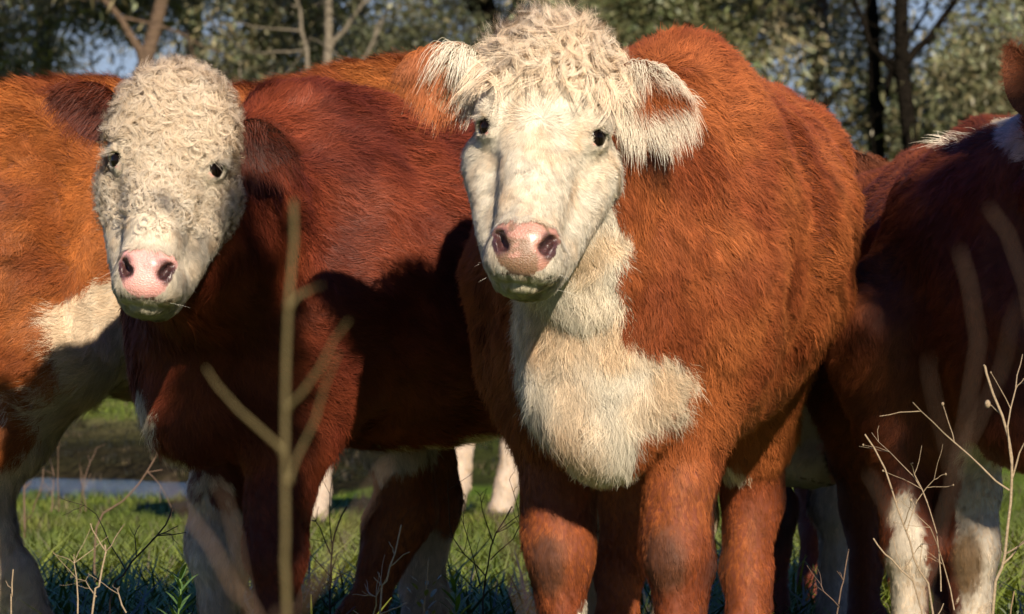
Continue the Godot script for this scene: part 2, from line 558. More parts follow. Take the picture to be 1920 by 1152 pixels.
	for t in range(0, skin_i.size(), 3):
		var a := hv[skin_i[t]]
		var b := hv[skin_i[t + 1]]
		var c := hv[skin_i[t + 2]]
		var area := (b - a).cross(c - a).length() * 0.5
		var nn := (hn[skin_i[t]] + hn[skin_i[t + 1]] + hn[skin_i[t + 2]]).normalized()
		var see := nn.dot((hcam - a).normalized())
		acc += area * hd * (1.0 if see > -0.25 else 0.3)
		while acc > 0.0:
			acc -= rng.randf() * 2.0
			var r1 := sqrt(rng.randf())
			var r2 := rng.randf()
			var p := a * (1.0 - r1) + b * (r1 * (1.0 - r2)) + c * (r1 * r2)
			if bare.call(p) > -0.02: continue
			var de := minf((p - Vector3(0.109, 0.0, 0.029)).length(), (p - Vector3(-0.109, 0.0, 0.029)).length())
			if de < 0.0195: continue
			if absf(p.y + 0.2565) < 0.0018 and p.z > 0.1: continue
			var away := p - whorl
			var dir := away * Vector3(0.8, 1.0, 0.2) + Vector3(0, -0.02, -0.05 * sstep(0.04, 0.12, absf(p.x)))
			if p.y > 0.03: dir += Vector3(0, 0.03, -0.01)
			dir = dir.normalized()
			var swirl: float = g.get("head_curly", 0.35)
			dir += Vector3(nd.get_noise_3dv(p * 2.2), nd.get_noise_3dv(p * 2.2 + Vector3(3, 5, 9)), nd.get_noise_3dv(p * 2.2 + Vector3(1, 2, 4))) * (2.4 * swirl)
			dir = (dir - nn * dir.dot(nn)).normalized().rotated(nn, rng.randf_range(-0.25, 0.25))
			var lg := hl * rng.randf_range(0.7, 1.4) * (1.0 + 0.35 * sstep(-0.06, 0.05, p.y)) * lerpf(0.6, 1.0, sstep(-0.24, -0.16, p.y)) * lerpf(0.35, 1.0, sstep(0.02, 0.05, de))
			if p.z < -0.05: lg *= 1.6
			var col := white.lerp(g.get("cream", Color(0.68, 0.5, 0.33)), clampf(0.12 + na.get_noise_3dv(p * 3.0) * 0.9 + g.get("face_cream", 0.0) * sstep(-0.05, 0.1, p.y), 0.0, 1.0))
			if g.has("red_head") and g.red_head: col = red
			if p.y < -0.264 and p.z > 0.05: col = col.lerp(g.get("chin", Color(0.2, 0.2, 0.1)), sstep(-0.262, -0.276, p.y) * 0.45)
			col = tint(col, rng.randf_range(0.82, 1.12) * (1.0 + 0.22 * nc.get_noise_3dv(p * 2.0) + 0.12 * nb.get_noise_3dv(p * 2.5)))
			var fs := nc.get_noise_3dv((p - dir * (dir.dot(p) * 0.7)) * 2.4)
			col = tint(col, 1.0 + 0.22 * fs)
			var lift := 0.5 + 0.25 * nb.get_noise_3dv(p * 3.0) + 0.2 * fs + rng.randf_range(-0.1, 0.12)
			if p.z < -0.06: lift += 0.3
			var k := rng.randi() % 2
			var bas := Basis(dir * lg, nn * (lg * lift), dir.cross(nn) * lg)
			out.short[k].append(Transform3D(hm.basis * bas, hm * p))
			out.short_tone[k].append(col)
			if p.y > curl_y + nb.get_noise_3dv(p * 2.0) * 0.05 and rng.randf() < g.get("curl_share", 0.1) * sstep(-0.10, 0.02, p.y - curl_y - 0.06) and see > -0.35 and de > 0.042:
				out.curls.append([p, nn, dir])
	# the head is joined to the body's surface
	var at := bv.size()
	for k in hv.size():
		bv.append(hm * hv[k])
		bn.append(hm.basis * hn[k])
		bc.append(hc[k])
	for k in skin_i: bi.append(at + k)
	out.body = [bv, bn, bi, bc]
	var pv := PackedVector3Array()
	var pn := PackedVector3Array()
	for k in hv.size():
		pv.append(hm * hv[k])
		pn.append(hm.basis * hn[k])
	out.nose = [pv, pn, nose_i, hc]
	return out


# an ear: a cupped leaf of skin with long hair on both sides. Local axes: x to the tip, y up across it, z the open side.
func make_ear(root: Node3D, place: Transform3D, e: Dictionary, sd: int) -> void:
	var L: float = e.get("long", 0.15)
	var W: float = e.get("wide", 0.048)
	var droop: float = e.get("droop", 0.01)
	var rng := RandomNumberGenerator.new()
	rng.seed = sd
	var at := func(u: float, v: float, th: float) -> Vector3:
		var w := W * pow(sin(PI * clampf(0.10 + 0.9 * pow(u, 0.85), 0.0, 1.0)), 0.75) + 0.004
		return Vector3(L * u, w * v - droop * u * u, (0.55 * w * (absf(v) ** 1.8) - 0.25 * w) * (1.0 - 0.4 * u) + th)
	var vs := PackedVector3Array()
	var ns := PackedVector3Array()
	var ids := PackedInt32Array()
	var cs := PackedColorArray()
	var nu := 14
	var nv := 10
	for side in [1.0, -1.0]:
		var first := vs.size()
		for i in nu + 1:
			for j in nv + 1:
				var u := float(i) / nu
				var v := float(j) / nv * 2.0 - 1.0
				var edge: float = (1.0 - v * v) * 0.004 * side
				var p: Vector3 = at.call(u, v, edge)
				var du: Vector3 = at.call(u + 0.01, v, edge) - p
				var dv: Vector3 = at.call(u, v + 0.01, edge) - p
				vs.append(p)
				ns.append(du.cross(dv).normalized() * side)
				cs.append(tint(e.inner if side > 0 else e.outer, 0.55))
		for i in nu:
			for j in nv:
				var a := first + i * (nv + 1) + j
				var b := a + nv + 1
				if side > 0: ids.append_array([a, a + 1, b, b, a + 1, b + 1])
				else: ids.append_array([a, b, a + 1, b, b + 1, a + 1])
	var o := put("ear", arrays_mesh(vs, ns, ids, cs), mats.skin, root)
	o.transform = place
	var g: Vector3 = (root.global_basis * place.basis).inverse() * Vector3.DOWN
	g = g.normalized()
	var st := Strands.new()
	var count: int = e.get("hairs", 1500)
	for k in count:
		var u := pow(rng.randf(), 0.85)
		var v := rng.randf_range(-1.0, 1.0)
		var front := rng.randf() < 0.62
		var p: Vector3 = at.call(u, v, 0.0)
		var z := 1.0 if front else -1.0
		var col: Color
		if front:
			var mid := 1.0 - absf(v + e.get("shift", 0.0)) * 1.6 + rng.randf_range(-0.3, 0.3)
			col = (e.inner as Color).lerp(e.fringe, clampf(1.0 - mid * 1.5, 0.0, 1.0))
			if u < e.get("white_to", 0.0) + rng.randf_range(-0.1, 0.1): col = e.fringe
			if u > e.get("tip_from", 2.0) + rng.randf_range(-0.08, 0.08) - 0.25 * v: col = e.outer
		else:
			col = e.outer if rng.randf() < e.get("outer_share", 0.8) else e.fringe
		var lg: float = e.get("hair", 0.05) * rng.randf_range(0.5, 1.25) * (1.0 if absf(v) > 0.4 else 0.8)
		if v < -0.5 and front: lg *= e.get("beard", 1.3)
		if v > 0.6: lg *= 0.6
		var d := Vector3(0.55, 0.5 * v, 0.4 * z).normalized()
		if front and u < 0.45: d = Vector3(0.35, -0.3 + 0.3 * v, 0.75).normalized()
		st.hair(p, (d + Vector3(rng.randf_range(-0.2, 0.2), rng.randf_range(-0.2, 0.2), rng.randf_range(-0.1, 0.2))).normalized(), lg, rng.randf_range(0.0005, 0.0009), tint(col, rng.randf_range(0.8, 1.15)), Vector3(0, 0, z), g * e.get("fall", 0.6), 7, rng.randf_range(0.002, 0.006), rng.randf_range(0.3, 0.9), floorf(rng.randf() * 9.0) * 0.7, 0.4)
	var h := put("ear_hair", arrays_mesh(st.v, st.n, st.idx, st.c), mats.fur, o)
	h.set_meta("kind", "stuff")


func place_cow(root: Node3D, r: Dictionary) -> void:
	var g: Dictionary = r.g
	var hm: Transform3D = g.head
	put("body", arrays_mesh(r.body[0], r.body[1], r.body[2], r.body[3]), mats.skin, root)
	put("nose", arrays_mesh(r.nose[0], r.nose[1], r.nose[2], r.nose[3]), mats.nose, root)
	for k in 5:
		if r.lay[k].size() == 0: continue
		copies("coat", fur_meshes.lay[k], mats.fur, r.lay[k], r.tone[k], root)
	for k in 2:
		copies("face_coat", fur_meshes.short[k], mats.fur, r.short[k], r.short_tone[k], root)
	for s in [-1.0, 1.0]:
		var ball := SphereMesh.new()
		ball.radius = 0.0242
		ball.height = 0.0484
		ball.radial_segments = 24
		ball.rings = 14
		var o := put("eye", ball, mats.eye, root)
		o.position = hm * Vector3(s * 0.092, 0.0, 0.014)
		# lashes: a pale fringe over the eye
		var st := Strands.new()
		var rng := RandomNumberGenerator.new()
		rng.seed = int(g.seed) + int(s) + 40
		var lash: float = g.get("lash", 0.026)
		for k in 90:
			var u := rng.randf_range(-1.0, 1.0)
			var p := Vector3(s * (0.110 + 0.004 * u), 0.015 - 0.006 * u * u + rng.randf_range(-0.002, 0.006), 0.031 - 0.016 * u)
			var d := Vector3(s * 0.7, 0.12 - 0.25 * absf(u) + rng.randf_range(-0.2, 0.25), 0.65 - 0.55 * u).normalized()
			st.hair(hm * p, hm.basis * d, lash * rng.randf_range(0.5, 1.2), 0.0008, tint(g.white, rng.randf_range(0.85, 1.1)), hm.basis * Vector3(s * 0.3, 0.8, 0.5).normalized(), Vector3(0, -0.15, 0), 4)
		put("lashes", arrays_mesh(st.v, st.n, st.idx, st.c), mats.fur, o).transform = o.transform.affine_inverse()
	if r.curls.size():
		var st := Strands.new()
		var rng := RandomNumberGenerator.new()
		rng.seed = int(g.seed) + 90
		var cl: float = g.get("curl_size", 0.0105)
		for q in r.curls:
			var p: Vector3 = q[0]
			var nn: Vector3 = q[1]
			var up := sstep(-0.12, 0.1, p.y)
			var size := cl * (0.45 + 0.75 * rng.randf()) * lerpf(0.65, 1.15, up)
			var d := (q[2] as Vector3).rotated(nn, rng.randf_range(-1.3, 1.3))
			var out := (nn * rng.randf_range(0.6, 1.3) + d * 0.6).normalized()
			var ph := rng.randf() * TAU
			var turns := rng.randf_range(0.65, 1.35) * (1.0 if rng.randf() < 0.5 else -1.0)
			var lg: float = g.get("curl_long", 0.016) * rng.randf_range(0.6, 1.4) * lerpf(0.7, 1.2, up)
			var col: Color = (g.white as Color).lerp(g.get("cream", Color(0.68, 0.5, 0.33)), clampf(rng.randf_range(0.0, 0.6) + 0.3 * up, 0.0, 1.0))
			for k in int(g.get("curl_hairs", 7)):
				var jit := Vector3(rng.randf_range(-1, 1), rng.randf_range(-1, 1), rng.randf_range(-1, 1)) * 0.0016
				st.hair(hm * (p + jit + nn * 0.003), hm.basis * (out + jit * 55.0).normalized(), lg * rng.randf_range(0.85, 1.15), 0.00065, tint(col, rng.randf_range(0.72, 1.14)), hm.basis * nn, Vector3.ZERO, 9, size * rng.randf_range(0.85, 1.15), turns, ph + rng.randf_range(-0.25, 0.25), 0.25)
		var o := put("poll_curls", arrays_mesh(st.v, st.n, st.idx, st.c), mats.fur, root)
		o.set_meta("kind", "stuff")
	if g.has("forelock"):
		var st := Strands.new()
		var rng := RandomNumberGenerator.new()
		rng.seed = int(g.seed) + 91
		for l in int(g.forelock):
			var x := rng.randf_range(-0.115, 0.115)
			var up := rng.randf()
			var p := Vector3(x, lerpf(0.10, 0.185, up) - x * x * 2.2, lerpf(0.035, -0.08, up))
			var wild := rng.randf() < 0.15
			var d := Vector3(x * 4.0 + rng.randf_range(-0.55, 0.55), rng.randf_range(-0.1, 0.35) if not wild else 0.95, rng.randf_range(0.45, 0.9) if not wild else 0.15).normalized()
			var lg := rng.randf_range(0.045, 0.095) * (1.0 if not wild else 0.8)
			var ph := rng.randf() * TAU
			var turns := rng.randf_range(0.5, 1.15) * (1.0 if rng.randf() < 0.5 else -1.0)
			var amp := rng.randf_range(0.005, 0.014)
			var col: Color = (g.white as Color).lerp(g.get("cream", Color(0.68, 0.5, 0.33)), rng.randf_range(0.25, 0.85))
			var fall := Vector3(0, -0.8 if not wild else -0.35, 0.15)
			for k in (18 if not wild else 8):
				var jit := Vector3(rng.randf_range(-1, 1), rng.randf_range(-1, 1), rng.randf_range(-1, 1))
				st.hair(hm * (p + jit * 0.0038), hm.basis * (d + jit * 0.08).normalized(), lg * rng.randf_range(0.8, 1.15), 0.0008, tint(col, rng.randf_range(0.8, 1.15)), hm.basis * Vector3(0, 0.3, 0.95), fall, 10, amp, turns, ph + rng.randf_range(-0.3, 0.3), 0.3)
		var o := put("forelock", arrays_mesh(st.v, st.n, st.idx, st.c), mats.fur, root)
		o.set_meta("kind", "stuff")
	if g.has("mane"):
		var st := Strands.new()
		var rng := RandomNumberGenerator.new()
		rng.seed = int(g.seed) + 93
		var inv := root.transform.affine_inverse()
		for k in 420:
			var t := rng.randf()
			var p: Vector3 = (g.mane[0] as Vector3).lerp(g.mane[1], t) + Vector3(rng.randf_range(-0.03, 0.03), rng.randf_range(-0.02, 0.0), rng.randf_range(-0.03, 0.03))
			var d := Vector3(rng.randf_range(-1.0, 0.1) + 0.5 * t, rng.randf_range(0.2, 0.9), rng.randf_range(-0.2, 0.4)).normalized()
			st.hair(inv * p, inv.basis.orthonormalized() * d, rng.randf_range(0.03, 0.075), 0.0009, tint(g.white, rng.randf_range(0.8, 1.15)), inv.basis.orthonormalized() * Vector3(0, 0.2, 1), inv.basis.orthonormalized() * Vector3(-0.3, -0.45, 0), 7, 0.004, rng.randf_range(0.3, 0.9), rng.randf() * TAU, 0.4)
		put("mane", arrays_mesh(st.v, st.n, st.idx, st.c), mats.fur, root).set_meta("kind", "stuff")
	if g.get("whiskers", false):
		var st := Strands.new()
		var rng := RandomNumberGenerator.new()
		rng.seed = int(g.seed) + 92
		for k in 9:
			var s := -1.0 if k % 2 else 1.0
			var p := Vector3(s * rng.randf_range(0.05, 0.082), rng.randf_range(-0.275, -0.2), rng.randf_range(0.09, 0.15))
			var d := Vector3(s * 0.9, rng.randf_range(-0.5, 0.2), rng.randf_range(0.0, 0.6)).normalized()
			st.hair(hm * p, hm.basis * d, rng.randf_range(0.015, 0.045), 0.00028, Color(0.75, 0.7, 0.6), hm.basis * Vector3(0, 0, 1), Vector3(0, -0.1, 0), 5)
		put("whiskers", arrays_mesh(st.v, st.n, st.idx, st.c), mats.fur, root).set_meta("kind", "stuff")
	var n := 0
	for e in g.ears:
		var bas: Basis = e.turn
		make_ear(root, Transform3D(hm.basis * bas, hm * (e.at as Vector3)), e, int(g.seed) + 300 + n)
		n += 1


# axes of an ear from the way it points and the way it opens
static func ear_axes(point: Vector3, open: Vector3) -> Basis:
	var x := point.normalized()
	var z := (open - x * open.dot(x)).normalized()
	return Basis(x, z.cross(x), z)


func front_leg(x: float, z: float, foot := Vector3.ZERO, thick := 1.0) -> Array:
	return [[Vector3(x - 0.01, 0.86, z * 1.35), 0.12], [Vector3(x - 0.03, 0.62, z * 1.1), 0.074 * thick], [Vector3(x - 0.01, 0.49, z * 1.05), 0.055 * thick], [Vector3(x, 0.40, z), 0.053 * thick], [Vector3(x, 0.36, z) + foot * 0.1, 0.052 * thick], [Vector3(x - 0.005, 0.28, z) + foot * 0.3, 0.034 * thick], [Vector3(x, 0.15, z) + foot * 0.7, 0.040 * thick], [Vector3(x + 0.03, 0.04, z) + foot, 0.048]]


func hind_leg(x: float, z: float, foot := Vector3.ZERO, thick := 1.0) -> Array:
	return [[Vector3(-0.50, 0.98, z * 1.1), 0.17], [Vector3(-0.40, 0.74, z * 1.25), 0.13], [Vector3(x + 0.02, 0.56, z * 1.1), 0.078 * thick], [Vector3(x - 0.03, 0.44, z), 0.055 * thick], [Vector3(x, 0.28, z) + foot * 0.4, 0.040 * thick], [Vector3(x + 0.02, 0.15, z) + foot * 0.7, 0.042 * thick], [Vector3(x + 0.06, 0.04, z) + foot, 0.048]]


func cow_spec(o: Node3D, extra: Dictionary) -> Dictionary:
	var g := extra
	var h: Array = g.head_at   # [place of the point between the eyes, yaw, pitch, roll] in the world
	var b := Basis.from_euler(Vector3(h[2], h[1], h[3]))
	var sc: float = g.get("size", 1.0)
	o.scale = Vector3.ONE * sc
	var hs: float = g.get("head_size", 1.0) / sc
	g.head = o.transform.affine_inverse() * Transform3D(b, h[0])
	g.head.basis = g.head.basis.orthonormalized() * Basis.from_scale(Vector3(hs * g.get("head_wide", 1.0), hs, hs))
	g.cam = o.transform.affine_inverse() * EYE
	return g


# ------------------------------------------------------------------ plants
func tube(pts: PackedVector3Array, radii: PackedFloat32Array, sides := 7) -> ArrayMesh:
	var v := PackedVector3Array()
	var n := PackedVector3Array()
	var idx := PackedInt32Array()
	var side := Vector3.RIGHT
	for k in pts.size():
		var t := (pts[mini(k + 1, pts.size() - 1)] - pts[maxi(k - 1, 0)]).normalized()
		side = (side - t * side.dot(t)).normalized()
		if side.length() < 0.5: side = t.cross(Vector3.FORWARD).normalized()
		var up := t.cross(side)
		for j in sides:
			var a := TAU * j / sides
			var d := side * cos(a) + up * sin(a)
			v.append(pts[k] + d * radii[k])
			n.append(d)
			if k > 0:
				var b := (k - 1) * sides + j
				var e := (k - 1) * sides + (j + 1) % sides
				idx.append_array([b, b + sides, e, e, b + sides, e + sides])
	var first := v.size()
	v.append(pts[0]); n.append((pts[0] - pts[1]).normalized())
	v.append(pts[-1]); n.append((pts[-1] - pts[-2]).normalized())
	var last := (pts.size() - 1) * sides
	for j in sides:
		idx.append_array([first, j, (j + 1) % sides, first + 1, last + (j + 1) % sides, last + j])
	return arrays_mesh(v, n, idx)


func wander(a: Vector3, b: Vector3, steps: int, off: float, rng: RandomNumberGenerator) -> PackedVector3Array:
	var pts := PackedVector3Array()
	var w := Vector3.ZERO
	for k in steps + 1:
		var t := float(k) / steps
		if k > 0 and k < steps: w += Vector3(rng.randf_range(-off, off), rng.randf_range(-off, off), rng.randf_range(-off, off))
		pts.append(a.lerp(b, t) + w * (1.0 if k < steps else 0.5))
	return pts


func taper(n: int, a: float, b: float) -> PackedFloat32Array:
	var r := PackedFloat32Array()
	for k in n: r.append(lerpf(a, b, float(k) / (n - 1)))
	return r


# a weed: a stem and twigs, each a part of its own, given as corner points seen from the photographer's place at about the distance d;
# every point lies at a distance of its own, so that the plant has depth. A first point with v = 0 starts on the ground.
func weed(called: String, label: String, category: String, group: String, d: float, r: float, lines: Array, m: Material, sd: int, side_twigs := 0, knots := 0.0, buds: Material = null) -> Node3D:
	var rng := RandomNumberGenerator.new()
	rng.seed = sd
	var first: Vector2 = lines[0][0]
	var foot := px(first.x, 542.0 + 0.85 * FOCAL / d, d)
	foot.y = ground_height(foot.x, d) - 0.02
	var o := base(called, foot)
	tag(o, label, category, group)
	for l in lines.size():
		var pts := PackedVector3Array()
		var away := 0.0
		if l == 0: pts.append(Vector3.ZERO)
		var n := 0
		for q in lines[l]:
			if l > 0: away += rng.randf_range(-0.012, 0.012) * d * 0.3 * n
			pts.append(px(q.x, q.y, d + away) - foot)
			n += 1
		var fine := PackedVector3Array()
		for k in pts.size() - 1:
			var steps := maxi(2, int(pts[k].distance_to(pts[k + 1]) / 0.03))
			for s in mini(steps, 12):
				var t := float(s) / mini(steps, 12)
				var jit := 0.0 if s == 0 else 0.0022
				fine.append(pts[k].cubic_interpolate(pts[k + 1], pts[maxi(k - 1, 0)], pts[mini(k + 2, pts.size() - 1)], t) + Vector3(rng.randf_range(-jit, jit), rng.randf_range(-jit, jit), rng.randf_range(-jit, jit)))
		fine.append(pts[-1])
		var rr := r if l == 0 else r * rng.randf_range(0.45, 0.62)
		var part := put("stem" if l == 0 else "twig", tube(fine, taper(fine.size(), rr, rr * (0.55 if l == 0 else 0.4)), 7), m, o)
		for j in side_twigs:
			var k := int(fine.size() * rng.randf_range(0.35, 0.95))
			var t := (fine[mini(k + 1, fine.size() - 1)] - fine[maxi(k - 1, 0)]).normalized()
			var dd := t.rotated(Vector3(0, 0, 1), rng.randf_range(0.5, 1.1) * (1.0 if rng.randf() < 0.5 else -1.0)).rotated(t, rng.randf_range(-1, 1))
			var lg := rng.randf_range(0.02, 0.075)
			var q := wander(fine[k], fine[k] + dd * lg, 4, 0.002, rng)
			var w := put("side_twig", tube(q, taper(5, rr * 0.5, rr * 0.3), 5), m, part)
			if buds and rng.randf() < 0.5:
				var s := SphereMesh.new()
				s.radius = rr * rng.randf_range(0.9, 1.8)
				s.height = s.radius * 2.6
				s.radial_segments = 8
				s.rings = 5
				put("bud", s, buds, part).position = q[-1]
		if knots > 0.0 and l > 0:
			var s := SphereMesh.new()
			s.radius = rr * knots
			s.height = s.radius * 2.3
			s.radial_segments = 12
			s.rings = 8
			put("knot", s, m, part).position = fine[0]
	return o


func leaf_clump(sd: int, count: int, long: float, wide: float, reach: float) -> ArrayMesh:
	var rng := RandomNumberGenerator.new()
	rng.seed = sd
	var v := PackedVector3Array()
	var n := PackedVector3Array()
	var idx := PackedInt32Array()
	var c := PackedColorArray()
	for k in count:
		var p := Vector3(rng.randfn(), rng.randfn() * 0.8, rng.randfn()) * reach * 0.45
		var d := Vector3(rng.randf_range(-1, 1), rng.randf_range(-1.3, 0.35), rng.randf_range(-1, 1)).normalized()
		var s := d.cross(Vector3(rng.randf_range(-1, 1), rng.randf_range(-1, 1), rng.randf_range(-1, 1))).normalized()
		var f := s.cross(d)
		var l := long * rng.randf_range(0.6, 1.25)
		var w := wide * rng.randf_range(0.7, 1.2)
		var tone := rng.randf_range(0.7, 1.3)
		var at := v.size()
		for q in [p, p + d * l * 0.4 + s * w * 0.5, p + d * l * 0.4 - s * w * 0.5, p + d * l - f * l * 0.15]:
			v.append(q)
			n.append((f + Vector3(0, 0.3, 0)).normalized())
			c.append(Color(tone, tone, tone * rng.randf_range(0.8, 1.1)))
		idx.append_array([at, at + 2, at + 1, at + 2, at + 3, at + 1])
	return arrays_mesh(v, n, idx, c)


# a tree with a tapered trunk, limbs and a crown of leaf clumps; limbs are [height share, reach sideways, reach back, rise]
func tree(called: String, label: String, where: Vector3, tall: float, r: float, lean: Vector3, limbs: Array, clouds: Array, leaves: int, leaf_mesh: Mesh, tone: Color, bark: Material, sd: int, group := "trees beyond the pond") -> void:
	var rng := RandomNumberGenerator.new()
	rng.seed = sd
	var o := base(called, where)
	tag(o, label, "tree", group)
	var top := Vector3(lean.x, tall, lean.z)
	var pts := wander(Vector3(0, -0.3, 0), top, 12, tall * 0.012, rng)
	put("trunk", tube(pts, taper(13, r, r * 0.35), 12), bark, o)
	for l in limbs:
		var f: float = l[0] * 12.0
		var k := mini(int(f), 11)
		var p := pts[k].lerp(pts[k + 1], f - k)
		var e := p + Vector3(l[1], l[3], l[2])
		var q := wander(p, e, 8, e.distance_to(p) * 0.04, rng)
		var lr := r * lerpf(0.6, 0.3, l[0])
		var limb := put("limb", tube(q, taper(9, lr, lr * 0.25), 8), bark, o)
		for j in 4:
			var a := q[3 + j]
			var d := Vector3(rng.randf_range(-1, 1), rng.randf_range(-0.3, 1), rng.randf_range(-1, 1)).normalized() * rng.randf_range(0.4, 1.3)
			put("branch", tube(wander(a, a + d, 6, 0.05, rng), taper(7, lr * 0.35, lr * 0.08), 6), bark, limb)
	var tf := []
	var tc := PackedColorArray()
	var patch := noise_of(sd + 900, 1.1, 2)
	for c in clouds:   # [centre, half size, share]
		var count := int(leaves * c[2])
		for k in count:
			var d := Vector3(rng.randfn(), rng.randfn(), rng.randfn()).normalized() * pow(rng.randf(), 0.45)
			var p: Vector3 = c[0] + d * (c[1] as Vector3)
			if p.y < 0.3 or patch.get_noise_3dv(p * 0.9 + Vector3(9, 4, 2)) < ((-0.3 if where.x > 1.0 else -0.55) if tall > 4.0 else -9.0): continue
			tf.append(Transform3D(Basis.from_euler(Vector3(rng.randf_range(-0.4, 0.4), rng.randf() * TAU, rng.randf_range(-0.4, 0.4))).scaled(Vector3.ONE * (0.5 + 1.2 * pow(rng.randf(), 1.5))), p))
			var w: float = rng.randf_range(0.75, 1.2) * (1.0 + 0.8 * patch.get_noise_3dv(p))
			tc.append(Color(tone.r * w * rng.randf_range(0.85, 1.25), tone.g * w, tone.b * w))
	copies("crown", leaf_mesh, mats.leaf, tf, tc, o)


func noise_texture(sd: int, freq: float, a: Color, b: Color, size := 512, mid := Color(0, 0, 0, 0)) -> NoiseTexture2D:
	var t := NoiseTexture2D.new()
	t.width = size
	t.height = size
	t.seamless = true
	t.noise = noise_of(sd, freq, 5)
	var g := Gradient.new()
	g.set_color(0, a)
	g.set_color(1, b)
	if mid.a > 0.0: g.add_point(0.5, mid)
	t.color_ramp = g
	return t


func plain(called: String, col: Color, rough: float) -> StandardMaterial3D:
	var m := StandardMaterial3D.new()
	m.resource_name = called
	m.albedo_color = col.linear_to_srgb()
	m.roughness = rough
	return m


func mottled(called: String, a: Color, b: Color, scale_: float, rough: float, bump: float, sd: int) -> StandardMaterial3D:
	var m := StandardMaterial3D.new()
	m.resource_name = called
	m.albedo_texture = noise_texture(sd, 0.02, a.linear_to_srgb(), b.linear_to_srgb())
	m.roughness = rough
	m.uv1_triplanar = true
	m.uv1_scale = Vector3.ONE * scale_
	if bump > 0.0:
		m.heightmap_enabled = true
		m.heightmap_scale = bump
		m.heightmap_texture = noise_texture(sd + 3, 0.03, Color.BLACK, Color.WHITE)
	return m


func ground_height(x: float, d: float) -> float:
	# a flat near paddock, a shallow pond to the left, its far bank, then a gentle rise
	var near_edge: float = 21.5 + 0.25 * sin(x * 1.7) - 0.25 * (x + 2.0)
	var far_edge := near_edge + 1.5
	var pond := sstep(near_edge - 0.8, near_edge + 0.2, d) * sstep(far_edge + 0.5, far_edge - 0.1, d) * sstep(-0.9, -1.5, x)
	var bank := sstep(far_edge, far_edge + 2.4, d) * 0.20 + sstep(27.0, 90.0, d) * 0.5
	return bank - 0.22 * pond


